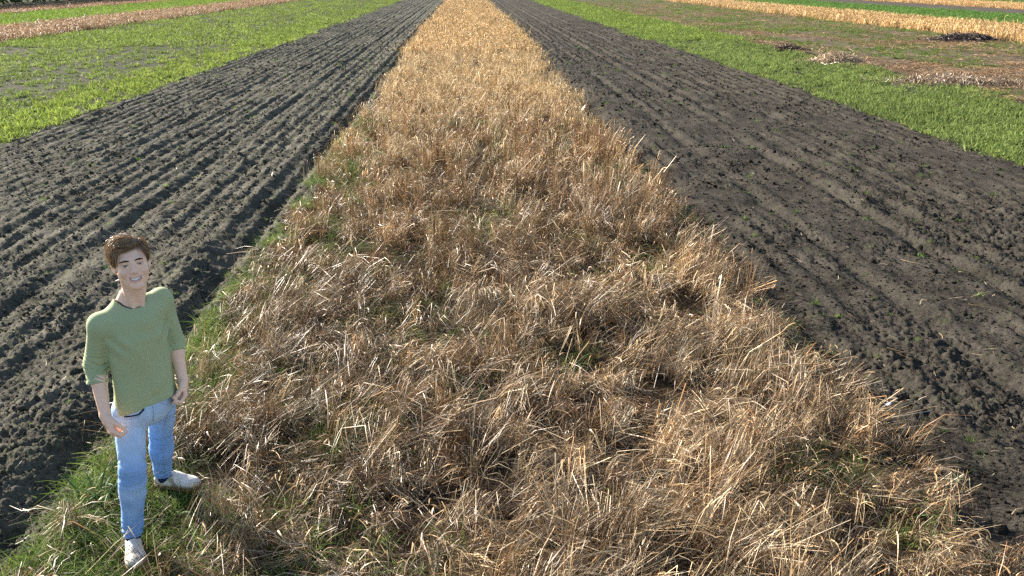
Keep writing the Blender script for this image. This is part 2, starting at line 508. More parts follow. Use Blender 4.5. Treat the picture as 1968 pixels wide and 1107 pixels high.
def near_straw():
    r = rng(11)
    sp = 0.185
    gx, gy = np.meshgrid(np.arange(XL - 0.1, XR + 0.2, sp), np.arange(3.0, 27.0, sp))
    cx = gx.ravel() + r.uniform(-0.5, 0.5, gx.size) * sp * 1.3
    cy = gy.ravel() + r.uniform(-0.5, 0.5, gx.size) * sp * 1.3
    k = (cx > edge_x(cy, -1)) & (cx < edge_x(cy, 1))
    k &= r.random(len(cx)) < 1 - 0.35 * smooth(9, 14, cy) - 0.65 * smooth(17.0, 27.0, cy)
    k &= r.random(len(cx)) < 0.03 + 0.97 * tread(cx, cy)
    k &= r.random(len(cx)) < 1 - 0.5 * green_mask(cx, cy)
    k &= away_from_feet(cx, cy, 0.30)
    cx, cy = cx[k], cy[k]
    nc = len(cx)
    caz = flow(cx, cy) + r.normal(0, 0.4, nc)
    cup = smooth(6.5, 13.0, cy + 2.5 * (fbm(cx * 0.7, cy * 0.7, 132, 2) - 0.5))
    hs = 0.50 + 0.65 * smooth(0.36, 0.64, fbm(cx * 1.6, cy * 1.4, 133, 3)) + 0.45 * smooth(0.35, 0.7, vnoise(cx * 5, cy * 4, 136)) + 0.12 * smooth(0.5, 0.1, XR - cx)
    hs *= r.uniform(0.75, 1.2, nc)
    # each clump is a few bundles that were bent over together, each bundle a sheaf of stems
    nb = r.integers(3, 7, nc)
    bi = np.repeat(np.arange(nc), nb); m = len(bi)
    bbx, bby = cx[bi] + r.normal(0, 0.055, m), cy[bi] + r.normal(0, 0.055, m)
    baz = caz[bi] + r.normal(0, 0.8, m)
    u = cup[bi]
    be1 = np.radians(r.uniform(26, 78, m)) * (1 - u) + np.radians(r.uniform(50, 88, m)) * u
    bl1 = r.uniform(0.12, 0.38, m) * hs[bi] * (1 + 0.15 * u)
    fold = r.random(m) < 0.5                                    # snapped over: the top hangs back to the left
    baz2 = np.where(fold, math.radians(-150) + r.normal(0, 0.9, m), baz + r.normal(0, 0.6, m))
    be2 = np.radians(r.normal(-28, 16, m)) * (1 - u) + np.radians(r.normal(0, 35, m)) * u
    bl2 = r.uniform(0.08, 0.36, m) * (1 - 0.5 * u)
    bcol = r.choice(6, m, p=[0.27, 0.16, 0.18, 0.06, 0.23, 0.10])
    btone = r.uniform(0.45, 1.18, m)
    per = (r.integers(9, 23, m) * (1 - 0.35 * smooth(6.0, 11, bby) - 0.30 * smooth(11, 20, bby))).astype(int)
    ci = np.repeat(np.arange(m), per); n = len(ci)
    loose = r.random(n) < 0.22                                  # stems that went their own way
    jit = np.where(loose, 0.7, 0.16)
    bx, by = bbx[ci] + r.normal(0, 0.030, n), bby[ci] + r.normal(0, 0.030, n)
    a1, e1 = baz[ci] + r.normal(0, 1, n) * jit, np.clip(be1[ci] + r.normal(0, 0.6, n) * jit, 0.1, 1.6)
    l1 = bl1[ci] * r.uniform(0.65, 1.2, n)
    a2, e2 = baz2[ci] + r.normal(0, 1, n) * jit * 1.2, be2[ci] + r.normal(0, 1, n) * jit
    l2 = bl2[ci] * r.uniform(0.6, 1.3, n)
    er = smooth(0.40, 0.08, XR - bx)
    l1, l2 = l1 * (1 - 0.15 * er), l2 * (1 - 0.5 * er)
    P = np.zeros((n, 5, 3))
    P[:, 0] = np.stack([bx, by, np.full(n, -0.02)], -1)
    d1 = np.stack([np.cos(e1) * np.cos(a1), np.cos(e1) * np.sin(a1), np.sin(e1)], -1)
    P[:, 1] = P[:, 0] + d1 * np.array([0.72, 0.72, 1.12]) * (l1 * 0.55)[:, None] + r.normal(0, 0.010, (n, 3))
    P[:, 2] = P[:, 0] + d1 * l1[:, None]
    d2 = np.stack([np.cos(e2) * np.cos(a2), np.cos(e2) * np.sin(a2), np.sin(e2)], -1)
    P[:, 3] = P[:, 2] + d2 * (l2 * 0.55)[:, None]
    d3 = d2.copy(); d3[:, 2] -= r.uniform(0.0, 0.35, n); d3[:, :2] += r.normal(0, 0.10, (n, 2))
    P[:, 4] = P[:, 3] + d3 * (l2 * 0.45)[:, None]
    P[:, 1:, 2] = np.maximum(P[:, 1:, 2], 0.004 + 0.04 * r.random((n, 4)))
    w = np.where(r.random(n) < 0.12, r.uniform(0.0045, 0.0075, n), r.uniform(0.0019, 0.0042, n)) * (1 + 0.06 * np.clip(by - 5, 0, 20))
    c = STRAW[np.where(r.random(n) < 0.7, bcol[ci], r.integers(0, 6, n))]
    tone = (0.70 + 0.55 * fbm(bx * 0.8, by * 0.7, 134, 3)) * btone[ci] * 1.12
    warm = smooth(7, 18, by)[:, None]
    c = c * tone[:, None] * r.uniform(0.8, 1.2, n)[:, None]
    c = c * (1 - warm) + c * np.array([1.22, 1.08, 0.90]) * warm
    c = c * np.where(r.random(n)[:, None] < 0.12, np.array([[1.0, 0.74, 0.55]]), 1.0)
    A = ribbons(P, w, c, seed=12, taper=0.5, flat=0.8)
    # loose stems lying low on the mat
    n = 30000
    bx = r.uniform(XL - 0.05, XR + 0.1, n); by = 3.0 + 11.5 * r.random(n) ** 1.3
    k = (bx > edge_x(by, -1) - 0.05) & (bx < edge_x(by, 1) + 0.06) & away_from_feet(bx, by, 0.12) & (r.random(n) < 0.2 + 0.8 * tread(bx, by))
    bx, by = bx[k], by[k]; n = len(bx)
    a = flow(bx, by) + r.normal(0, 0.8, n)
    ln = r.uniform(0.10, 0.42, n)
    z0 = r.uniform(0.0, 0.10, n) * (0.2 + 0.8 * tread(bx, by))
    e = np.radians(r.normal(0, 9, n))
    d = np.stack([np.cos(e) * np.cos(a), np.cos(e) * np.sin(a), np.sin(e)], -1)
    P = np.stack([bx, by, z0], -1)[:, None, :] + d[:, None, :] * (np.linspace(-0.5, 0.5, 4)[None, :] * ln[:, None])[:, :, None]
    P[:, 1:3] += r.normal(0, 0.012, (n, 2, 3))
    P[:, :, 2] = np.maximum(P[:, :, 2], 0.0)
    c = STRAW[r.choice(6, n, p=[0.06, 0.14, 0.28, 0.08, 0.43, 0.01])] * r.uniform(0.4, 0.95, n)[:, None]  # weathered straw, darkened further to stand in for shade between clumps
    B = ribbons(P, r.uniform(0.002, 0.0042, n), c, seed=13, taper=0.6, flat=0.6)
    # broad dry leaves, curled and folded among the stems
    n = 15000
    bx = r.uniform(XL, XR, n); by = 3.0 + 13.0 * r.random(n) ** 1.25
    k = (bx > edge_x(by, -1)) & (bx < edge_x(by, 1) - 0.05) & away_from_feet(bx, by, 0.2) & (r.random(n) < 0.1 + 0.9 * tread(bx, by))
    bx, by = bx[k], by[k]; n = len(bx)
    a = r.uniform(0, 2 * np.pi, n); e = np.radians(r.uniform(5, 60, n)); ln = r.uniform(0.06, 0.20, n)
    t = np.linspace(0, 1, 5)
    d = np.stack([np.cos(e) * np.cos(a), np.cos(e) * np.sin(a), np.sin(e)], -1)
    P = np.stack([bx, by, r.uniform(0.05, 0.24, n) * (0.6 + 0.5 * vnoise(bx * 5, by * 4, 136))], -1)[:, None, :] + d[:, None, :] * (ln[:, None] * t)[:, :, None]
    cv = r.uniform(0.4, 1.5, n)[:, None] * ln[:, None] * t[None] ** 2
    P[:, :, 2] -= cv
    P[:, :, 0] += np.cos(a + 1.0)[:, None] * cv * r.normal(0, 0.5, (n, 1)); P[:, :, 1] += np.sin(a + 1.0)[:, None] * cv * 0.4
    P[:, :, 2] = np.maximum(P[:, :, 2], 0.01)
    c = STRAW[r.choice(6, n, p=[0.36, 0.22, 0.12, 0.08, 0.07, 0.15])] * r.uniform(0.75, 1.15, n)[:, None] * np.array([1.06, 0.98, 0.86])
    L_ = ribbons(P, r.uniform(0.005, 0.010, n) * (1 + 0.03 * np.clip(by - 5, 0, 10)), c, seed=14, taper=0.2, flat=1.2)
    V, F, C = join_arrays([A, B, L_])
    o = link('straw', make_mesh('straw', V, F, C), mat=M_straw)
    tag(o, 'lodged dry straw matted over the near end of the central strip', 'straw', kind='stuff')
near_straw()

def near_grass():
    """grass growing through the straw and along its left edge"""
    r = rng(21)
    n = 5600
    tx = np.where(r.random(n * 4) < 0.4, XL - 0.2 + np.abs(r.normal(0, 0.6, n * 4)), r.uniform(XL - 0.22, XR + 0.22, n * 4)); ty = 2.9 + 19.0 * r.random(n * 4) ** 1.5
    g = green_mask(tx, ty)
    side = (tx > edge_x(ty, -1) - 0.12) & (tx < edge_x(ty, 1) + 0.12)
    k = side & (r.random(len(tx)) < 0.02 + 0.9 * g) & away_from_feet(tx, ty, 0.09)
    tx, ty = tx[k], ty[k]
    q = r.permutation(len(tx))[:n]; tx, ty = tx[q], ty[q]
    per = r.integers(6, 16, len(tx))
    ci = np.repeat(np.arange(len(tx)), per); n = len(ci)
    bx, by = tx[ci] + r.normal(0, 0.035, n), ty[ci] + r.normal(0, 0.035, n)
    a = r.uniform(0, 2 * np.pi, n); e = np.radians(r.uniform(35, 85, n))
    ln = r.uniform(0.07, 0.22, n) * (0.7 + 0.5 * vnoise(bx * 2, by * 2, 140))
    d = np.stack([np.cos(e) * np.cos(a), np.cos(e) * np.sin(a), np.sin(e)], -1)
    t = np.linspace(0, 1, 4)
    P = np.stack([bx, by, np.zeros(n)], -1)[:, None, :] + d[:, None, :] * (ln[:, None] * t)[:, :, None]
    droop = r.uniform(0.1, 0.7, n)[:, None] * ln[:, None] * t[None] ** 2
    P[:, :, 2] -= droop
    P[:, :, 0] += np.cos(a)[:, None] * droop * 0.8; P[:, :, 1] += np.sin(a)[:, None] * droop * 0.8
    P[:, :, 2] = np.maximum(P[:, :, 2], 0.0)
    pal = np.array([(0.10, 0.17, 0.03), (0.16, 0.24, 0.045), (0.22, 0.29, 0.07), (0.30, 0.30, 0.10), (0.07, 0.12, 0.03)])
    c = 0.85 * pal[r.choice(5, n, p=[0.3, 0.3, 0.2, 0.08, 0.12])] * r.uniform(0.75, 1.2, n)[:, None]
    V, F, C = ribbons(P, r.uniform(0.003, 0.0075, n), c, seed=22, taper=0.15, flat=0.9)
    o = link('grass', make_mesh('grass', V, F, C), mat=M_grass)
    tag(o, 'short green grass growing through the straw and along its edges', 'grass', kind='stuff')
near_grass()

# tuft shapes the scatters copy
def straw_tuft(seed, n=34, h=0.42, spread=0.11, lean=0.22, w=0.007):
    r = rng(seed)
    b = np.stack([r.normal(0, spread, n), r.normal(0, spread, n), np.full(n, -0.02)], -1)
    a = r.uniform(0, 2 * np.pi, n); ln = h * r.uniform(0.55, 1.1, n)
    tilt = np.abs(r.normal(0, lean, n))
    d = np.stack([np.sin(tilt) * np.cos(a), np.sin(tilt) * np.sin(a), np.cos(tilt)], -1)
    P = np.zeros((n, 4, 3))
    P[:, 0] = b; P[:, 1] = b + d * (ln * 0.5)[:, None]; P[:, 2] = b + d * (ln * 0.9)[:, None]
    P[:, 1, :2] += r.normal(0, 0.012, (n, 2))
    e = np.radians(r.uniform(-70, 30, n)); a2 = a + r.normal(0, 1.0, n)
    P[:, 3] = P[:, 2] + np.stack([np.cos(e) * np.cos(a2), np.cos(e) * np.sin(a2), np.sin(e)], -1) * (0.09 * r.uniform(0.6, 1.5, n))[:, None]
    pal = np.array([(0.50, 0.37, 0.205), (0.36, 0.248, 0.132), (0.57, 0.465, 0.30), (0.18, 0.11, 0.06)])
    c = pal[r.choice(4, n, p=[0.35, 0.3, 0.2, 0.15])] * r.uniform(0.8, 1.15, n)[:, None]
    return ribbons(P, r.uniform(0.7, 1.3, n) * w, c, seed=seed + 1, taper=0.9, flat=1.2)

def leaf_tuft(seed, n=20, h=0.14, spread=0.065, w=0.019, pal=None):
    r = rng(seed)
    a = r.uniform(0, 2 * np.pi, n); e = np.radians(r.uniform(10, 75, n)); ln = h * r.uniform(0.6, 1.2, n)
    b = np.stack([r.normal(0, spread, n), r.normal(0, spread, n), np.full(n, -0.02)], -1)
    d = np.stack([np.cos(e) * np.cos(a), np.cos(e) * np.sin(a), np.sin(e)], -1)
    t = np.linspace(0, 1, 3)
    P = b[:, None, :] + d[:, None, :] * (ln[:, None] * t)[:, :, None]
    P[:, :, 2] -= (0.35 * ln * r.random(n))[:, None] * t[None] ** 2
    if pal is None:
        pal = np.array([(0.125, 0.175, 0.042), (0.165, 0.22, 0.055), (0.215, 0.265, 0.078), (0.07, 0.105, 0.03)])
    c = pal[r.choice(len(pal), n)] * r.uniform(0.8, 1.2, n)[:, None]
    return ribbons(P, r.uniform(0.7, 1.3, n) * w, c, seed=seed + 1, taper=0.3, flat=0.8)

def flat_litter(seed, n=26, spread=0.22, w=0.009):
    r = rng(seed)
    a = r.uniform(0, 2 * np.pi, n); ln = r.uniform(0.08, 0.35, n); e = np.radians(r.normal(4, 9, n))
    b = np.stack([r.normal(0, spread, n), r.normal(0, spread, n), r.uniform(0.0, 0.05, n)], -1)
    d = np.stack([np.cos(e) * np.cos(a), np.cos(e) * np.sin(a), np.sin(e)], -1)
    t = np.linspace(-0.5, 0.5, 3)
    P = b[:, None, :] + d[:, None, :] * (ln[:, None] * t)[:, :, None]
    P[:, 1] += r.normal(0, 0.01, (n, 3))
    c = STRAW[r.choice(6, n)] * r.uniform(0.6, 1.1, n)[:, None]
    return ribbons(P, r.uniform(0.6, 1.4, n) * w, c, seed=seed + 1, taper=0.7, flat=0.5)

T_straw = [source('straw_tuft', *straw_tuft(300 + 7 * i, n=40, h=0.37), M_straw_i) for i in range(8)]
T_straw_far = [source('far_straw_tuft', *straw_tuft(400 + 7 * i, n=46, h=0.5, spread=0.24, lean=0.3, w=0.017), M_straw_i) for i in range(6)]
T_leaf = [source('leaf_tuft', *leaf_tuft(500 + 7 * i, n=26), M_green_i) for i in range(8)]
T_leaf_far = [source('far_leaf_tuft', *leaf_tuft(600 + 7 * i, n=34, h=0.2, spread=0.2, w=0.03), M_green_i) for i in range(6)]
T_litter = [source('litter_patch', *flat_litter(700 + 7 * i), M_straw_i) for i in range(6)]

def spots(r, x0, x1, y0, y1, dens0, power, y_ref):
    """random places, thinning with distance: dens0 per square metre at y_ref"""
    ys = np.linspace(y0, y1, 600)
    d = dens0 * (y_ref / np.maximum(ys, y_ref)) ** power
    cum = np.concatenate([[0], np.cumsum(0.5 * (d[1:] + d[:-1]) * np.diff(ys))])
    n = int(cum[-1] * (x1 - x0))
    y = np.interp(r.random(n) * cum[-1], cum, ys)
    return r.uniform(x0, x1, n), y

def far_central_straw():
    r = rng(31)
    x, y = spots(r, XL - 0.1, XR + 0.1, 12, 45, 38, 1.1, 14)
    k = (x > edge_x(y, -1)) & (x < edge_x(y, 1)) & (r.random(len(x)) < (0.25 * smooth(12, 14, y) + 0.75 * smooth(15, 24, y + 3 * (vnoise(x * 1.2, y * 1.2, 150) - 0.5))))
    gap = (0.55 + 0.45 * np.sin(x * 2 * np.pi / 0.27)) * smooth(0.38, 0.50, 0.4 * fbm(x * 2.2, y * 1.3, 151, 2) + 0.6 * fbm(x * 4.4, y * 2.2, 155, 2)) * 1.35 * (0.25 + 0.75 * tread(x, y))
    k &= r.random(len(x)) < 0.03 + 0.97 * np.maximum(gap, 0.7 * smooth(30, 60, y))
    x, y = x[k], y[k]; n = len(x)
    s = r.uniform(0.75, 1.2, n) * (0.75 + 0.4 * fbm(x * 1.1, y * 0.9, 152, 2)) * (0.82 + 0.18 * smooth(10, 18, y))
    warm = smooth(11, 26, y)[:, None]
    t = np.array([0.95, 1.0, 1.08]) * (1 - warm) + np.array([1.12, 1.07, 0.97]) * warm
    t = t * (0.8 + 0.4 * fbm(x * 0.9, y * 0.6, 153, 3))[:, None]
    wide = 1 + 0.02 * np.clip(y - 14, 0, 30)
    scatter('straw', np.stack([x, y, np.zeros(n)], -1), r.uniform(0, 6.28, n), np.stack([s * wide, s * wide, s], -1), T_straw, t, r.normal(0, 0.38, (n, 2)), seed=32,
            label='standing golden straw along the middle of the central strip', cat='straw')
    x, y = spots(r, XL, XR, 38, 300, 9, 1.4, 40); n = len(x)
    s = r.uniform(0.7, 1.05, n)
    t = np.array([1.16, 1.05, 0.86]) * (0.85 + 0.3 * fbm(x * 0.6, y * 0.3, 154, 3))[:, None]
    scatter('straw', np.stack([x, y, np.zeros(n)], -1), r.uniform(0, 6.28, n), np.stack([s * 1.2, s * 1.2, s * 0.85], -1), T_straw_far, t, r.normal(0, 0.15, (n, 2)), seed=33,
            label='golden straw at the far narrowing end of the central strip', cat='straw')
far_central_straw()

def side_straw(x0, x1, y0, seed, tint, label, hscale=1.0, dens=7.0, y1=320):
    r = rng(seed)
    x, y = spots(r, x0, x1, y0, y1, dens, 1.25, y0); n = len(x)
    s = r.uniform(0.85, 1.25, n)
    t = np.array(tint) * (0.82 + 0.36 * fbm(x * 0.7, y * 0.35, seed, 3))[:, None]
    scatter('straw', np.stack([x, y, np.zeros(n)], -1), r.uniform(0, 6.28, n), np.stack([s * 1.25, s * 1.25, s * hscale], -1), T_straw_far, t, r.normal(0, 0.12, (n, 2)), seed=seed + 1, label=label, cat='straw')
side_straw(-29.6, -23.8, 38, 41, (0.92, 0.82, 0.80), 'pinkish brown straw strip between the two green strips on the left', 0.62)
side_straw(-48.0, -42.0, 70, 43, (0.95, 0.78, 0.74), 'thin far straw strip at the upper left before the dark shade', 0.40)
side_straw(28.3, 35.0, 36, 45, (1.22, 1.10, 0.88), 'golden straw strip beyond the trampled ground on the right', 0.85)
side_straw(57.8, 66.3, 70, 47, (1.22, 1.08, 0.86), 'far golden straw strip at the upper right edge', 0.7, 6.0)

def green_cover(x0, x1, y0, y1, dens, power, seed, variants, tint, label, hscale=1.0, size=1.0, mask=None, yref=None, tintf=None):
    r = rng(seed)
    x, y = spots(r, x0, x1, y0, y1, dens, power, yref or y0)
    if mask is not None:
        k = r.random(len(x)) < mask(x, y)
        x, y = x[k], y[k]
    n = len(x)
    s = r.uniform(0.75, 1.25, n) * size
    t = np.array(tint) * (0.75 + 0.5 * fbm(x * 0.8, y * 0.5, seed + 3, 3))[:, None]
    if tintf is not None:
        t = t * tintf(x, y)
    h = s * hscale * (0.6 + 0.8 * fbm(x * 1.6, y * 1.3, seed + 4, 3))
    scatter('green_crop', np.stack([x, y, np.zeros(n) - 0.01], -1), r.uniform(0, 6.28, n), np.stack([s, s, h], -1), variants, t, r.normal(0, 0.15, (n, 2)), seed=seed + 1, label=label, cat='crop')

def gl_edge(y): return GL - 0.05 + 0.35 * (fbm(y * 0 + 1.5, y * 0.5, 160, 3) - 0.5)
def gr_edge(y): return GR + 0.05 + 0.5 * (fbm(y * 0 + 2.5, y * 0.5, 161, 3) - 0.5)
def left_mask(x, y):
    band = smooth(-12.0, -10.9, x + 0.9 * (fbm(x * 0.5, y * 0.25, 162, 3) - 0.5))
    bare = smooth(-16.2, -14.6, x) * (1 - band)
    row = 0.5 + 0.5 * np.sin(x * 2 * np.pi / 0.75)
    pat = smooth(0.40, 0.60, fbm(x * 0.55, y * 0.16, 163, 4))
    m = band * 1.0 + bare * (0.10 + 0.22 * row + 0.45 * pat * row) + (1 - band - bare) * (0.16 + 0.75 * smooth(0.34, 0.58, fbm(x * 0.45, y * 0.12, 164, 4))) * (0.45 + 0.55 * row)
    return np.where(x < gl_edge(y), m, 0)
def left_tint(x, y):
    b = smooth(-12.2, -10.8, x)[:, None]
    return np.array([1.30, 1.24, 0.90]) * b + np.array([1.12, 1.08, 0.98]) * (1 - b)
green_cover(-23.7, GL + 0.3, 13, 60, 34, 1.35, 51, T_leaf, (1.0, 1.0, 1.0), 'yellow green young crop in patchy rows left of the dark soil', 1.0, 1.05, left_mask, 18, left_tint)
green_cover(-23.7, GL + 0.2, 45, 320, 5.5, 1.3, 53, T_leaf_far, (1.15, 1.12, 0.9), 'green crop running into the distance on the left', 0.8, 1.1, lambda x, y: 0.35 + 0.65 * left_mask(x, y), 50)
green_cover(-42.0, -29.6, 55, 320, 8, 1.2, 55, T_leaf_far, (1.12, 1.22, 0.75), 'bright green strip between two straw strips on the upper left', 0.8, 1.1)
green_cover(GR - 0.3, 15.2, 11, 60, 62, 1.35, 57, T_leaf, (1.04, 1.00, 1.05), 'lush low green strip right of the dark soil', 1.05, 1.1,
            lambda x, y: (0.35 + 0.65 * smooth(0.35, 0.5, fbm(x * 1.1, y * 0.8, 166, 3))) * np.where((x > gr_edge(y)) & (x < 14.9 + 1.4 * (fbm(x * 0.4, y * 0.3, 165, 3) - 0.5)), 1.0, 0.0), 18)
green_cover(GR - 0.1, 15.0, 48, 320, 9, 1.3, 59, T_leaf_far, (1.12, 1.12, 0.9), 'green strip running into the distance on the right', 0.8, 1.1)
green_cover(35.0, 49.5, 50, 320, 9, 1.15, 61, T_leaf_far, (0.72, 0.98, 0.85), 'smooth deep green strip beyond the golden straw on the right', 0.75, 1.15)
green_cover(66.5, 75.5, 90, 320, 7, 1.15, 63, T_leaf_far, (0.8, 1.0, 0.8), 'far green strip at the upper right corner', 0.8, 1.1)
def residue_green(x, y):
    a = smooth(0.42, 0.54, fbm(x * 0.42, y * 0.2, 170, 4))
    b = smooth(26.6, 28.2, x) * 0.6
    return np.clip(np.maximum(a, b), 0, 1)
green_cover(15.0, 28.4, 20, 60, 20, 1.3, 65, T_leaf, (0.80, 0.85, 0.7), 'patches of low green weeds on the trampled ground', 0.5, 1.1, residue_green, 24)
green_cover(15.0, 28.4, 55, 320, 5, 1.3, 67, T_leaf_far, (0.85, 0.9, 0.75), 'green weeds on the far trampled ground', 0.5, 1.0, lambda x, y: 0.3 + 0.7 * residue_green(x, y), 55)

def litter(x0, x1, y0, y1, dens, power, seed, tint, label, mask, yref, zs=0.7, size=1.0):
    r = rng(seed)
    x, y = spots(r, x0, x1, y0, y1, dens, power, yref)
    k = r.random(len(x)) < mask(x, y)
    x, y = x[k], y[k]; n = len(x)
    s = r.uniform(0.7, 1.3, n) * size
    t = np.array(tint) * (0.7 + 0.6 * fbm(x * 0.8, y * 0.5, seed + 3, 3))[:, None]
    scatter('straw_litter', np.stack([x, y, np.zeros(n) + 0.02], -1), r.uniform(0, 6.28, n), np.stack([s, s, s * zs], -1), T_litter, t, None, seed=seed + 1, label=label, cat='straw')
def residue_litter(x, y):
    a = 0.25 + 0.75 * smooth(0.40, 0.56, fbm(x * 0.33, y * 0.13, 171, 4))
    near = smooth(18.5, 15.8, x) * 0.7
    pale = np.exp(-(((x - 22.5) / 2.8) ** 2 + ((y - 45) / 1.6) ** 2))
    return np.clip(np.maximum(a, near) * (1 - 0.7 * residue_green(x, y)) + pale, 0, 1)
litter(14.6, 28.3, 18, 120, 11, 1.2, 69, (1.12, 0.98, 0.90), 'flattened pinkish straw strewn over the trampled ground', residue_litter, 26, 0.8, 1.15)

# weeds and straw bits on the bare soil
def soil_bits():
    r = rng(81)
    for hf_, x0, x1, lab, dens in ((h_left, GL + 0.2, XL - 0.15, 'tiny weed seedlings dotted over the left bare soil', 5.0), (h_right, XR + 0.15, GR - 0.2, 'tiny weed seedlings dotted over the right bare soil', 6.0)):
        x, y = spots(r, x0, x1, 3.2, 45, dens, 0.8, 8)
        e = np.where(hf_ is h_left, XL - x, x - XR)
        k = r.random(len(x)) < 0.25 + 0.75 * np.exp(-e / 0.35) + 0.5 * smooth(0.55, 0.7, fbm(x * 0.7, y * 0.5, 82, 3))
        x, y = x[k], y[k]; n = len(x)
        z = hf_(x, y)
        s = r.uniform(0.12, 0.42, n) * (1 + 0.02 * y)
        scatter('weed_seedlings', np.stack([x, y, z], -1), r.uniform(0, 6.28, n), s, T_leaf, np.array([0.8, 0.9, 0.8]) * r.uniform(0.7, 1.2, (n, 1)), r.normal(0, 0.2, (n, 2)), seed=83, label=lab, cat='weeds')
    # short straw bits
    P, cs, w = [], [], []
    n = 700
    x = np.concatenate([XR + 0.1 + np.abs(r.normal(0, 2.4, n)), XL - 0.1 - np.abs(r.normal(0, 1.0, n // 3))])
    y = 3.4 + 16 * r.random(len(x)) ** 1.3
    k = (x < GR) & (x > GL); x, y = x[k], y[k]
    z = np.where(x > 0, h_right(x, y), h_left(x, y)) + 0.012
    a = r.uniform(0, 6.28, len(x)); ln = r.uniform(0.03, 0.13, len(x)); e = r.normal(0.1, 0.25, len(x))
    d = np.stack([np.cos(e) * np.cos(a), np.cos(e) * np.sin(a), np.sin(e)], -1)
    t = np.array([-0.5, 0.0, 0.5])
    P = np.stack([x, y, z], -1)[:, None, :] + d[:, None, :] * (ln[:, None] * t)[:, :, None]
    P[:, 1] += r.normal(0, 0.006, (len(x), 3))
    c = STRAW[r.choice(6, len(x))] * r.uniform(0.6, 1.0, (len(x), 1))
    o = link('straw_litter', make_mesh('straw_litter', *ribbons(P, r.uniform(0.003, 0.006, len(x)), c, seed=84, taper=0.7)), mat=M_straw)
    tag(o, 'short bits of straw strewn over the bare soil', 'straw', kind='stuff')
soil_bits()

# pale leafy rows far off at the upper right corner
r_ = rng(86)
x_, y_ = spots(r_, 76, 110, 100, 260, 1.6, 0.8, 100)
scatter('green_crop', np.stack([x_, y_, np.zeros(len(x_))], -1), r_.uniform(0, 6.28, len(x_)), r_.uniform(1.2, 2.4, len(x_)), T_leaf_far, np.array([1.3, 1.2, 1.8]) * r_.uniform(0.4, 1.1, (len(x_), 1)), None, seed=87,
        label='pale mottled crop at the far upper right corner', cat='crop')

# a belt of trees beyond the last straw strip on the left; its shade lies over the field
def tree_belt():
    r = rng(88)
    n = 42000
    y = r.uniform(40, 330, n)
    top = 8.6 + 1.2 * (fbm(y * 0.12, y * 0 + 3, 89, 3) - 0.5)
    z = r.random(n) ** 0.85 * top
    x = -59.5 + r.uniform(-1, 1, n) * 2.6 * np.sqrt(np.clip(1.05 - z / (top + 0.2), 0.05, 1))
    s = r.uniform(0.25, 0.5, n)
    A = r.normal(size=(n, 3)); A /= np.linalg.norm(A, axis=1, keepdims=True)
    B = np.cross(A, r.normal(size=(n, 3))); B /= np.linalg.norm(B, axis=1, keepdims=True)
    c = np.stack([x, y, z], -1)
    V = np.stack([c - A * s[:, None], c + B * s[:, None] * 0.6, c + A * s[:, None], c - B * s[:, None] * 0.6], 1).reshape(-1, 3)
    F = np.arange(n * 4).reshape(-1, 4)
    C = np.repeat(np.array([0.045, 0.06, 0.025]) * r.uniform(0.6, 1.4, (n, 1)), 4, axis=0)
    o = link('tree_belt', make_mesh('tree_belt', V, F, C), mat=M_grass)
    tag(o, 'dark belt of trees along the field edge at the upper left', 'trees', kind='stuff')
tree_belt()

# loose crumbs and clods on the bare soil
def clod_shape(seed):
    r = rng(seed)
    bm = bmesh.new()
    bmesh.ops.create_icosphere(bm, subdivisions=1, radius=1.0)
    sc = r.uniform(0.7, 1.25, 3) * np.array([1, 1, 0.75])
    for v in bm.verts:
        v.co = Vector(np.array(v.co) * sc * r.uniform(0.72, 1.22))
    V = np.array([v.co[:] for v in bm.verts]); F = np.array([[q.index for q in f.verts] for f in bm.faces])
    bm.free()
    return V, F
def soil_clods():
    r = rng(91)
    for hf_, mat, x0, x1, lab, dens in ((h_left, M_soil_left, GL + 0.05, XL + 0.05, 'loose crumbs of earth over the left bare soil', 800), (h_right, M_soil_right, XR - 0.05, GR - 0.05, 'loose crumbs of earth over the right bare soil', 560)):
        kinds = []
        for i in range(6):
            V, F = clod_shape(920 + i)
            kinds.append(source('clod', V, F, None, mat))
        x, y = spots(r, x0, x1, 3.4, 70, dens, 1.4, 6.0)
        k = np.abs(x) < 0.60 * y + 1.6
        k &= r.random(len(x)) < 0.35 + 0.65 * smooth(0.38, 0.55, fbm(x * 1.4, y * 1.1, 93, 3))
        x, y = x[k], y[k]; n = len(x)
        z = hf_(x, y)
        s = np.exp(r.normal(0, 0.55, n)) * 0.0062 * (1 + 0.06 * np.clip(y - 5, 0, 30))
        s = np.minimum(s, 0.06)
        scatter('soil_clods', np.stack([x, y, z + 0.15 * s], -1), r.uniform(0, 6.28, n), s, kinds, None, r.normal(0, 0.5, (n, 2)), seed=94, label=lab, cat='soil')
soil_clods()
# ------------------------------------------------------------------ the man at the left edge of the straw
def vnoise3(x, y, z, seed=0):
    iz = np.floor(z); fz = z - iz
    fz = fz * fz * (3 - 2 * fz)
    off = 57.31
    return vnoise(x + iz * off, y - iz * off * 1.7, seed) * (1 - fz) + vnoise(x + (iz + 1) * off, y - (iz + 1) * off * 1.7, seed) * fz

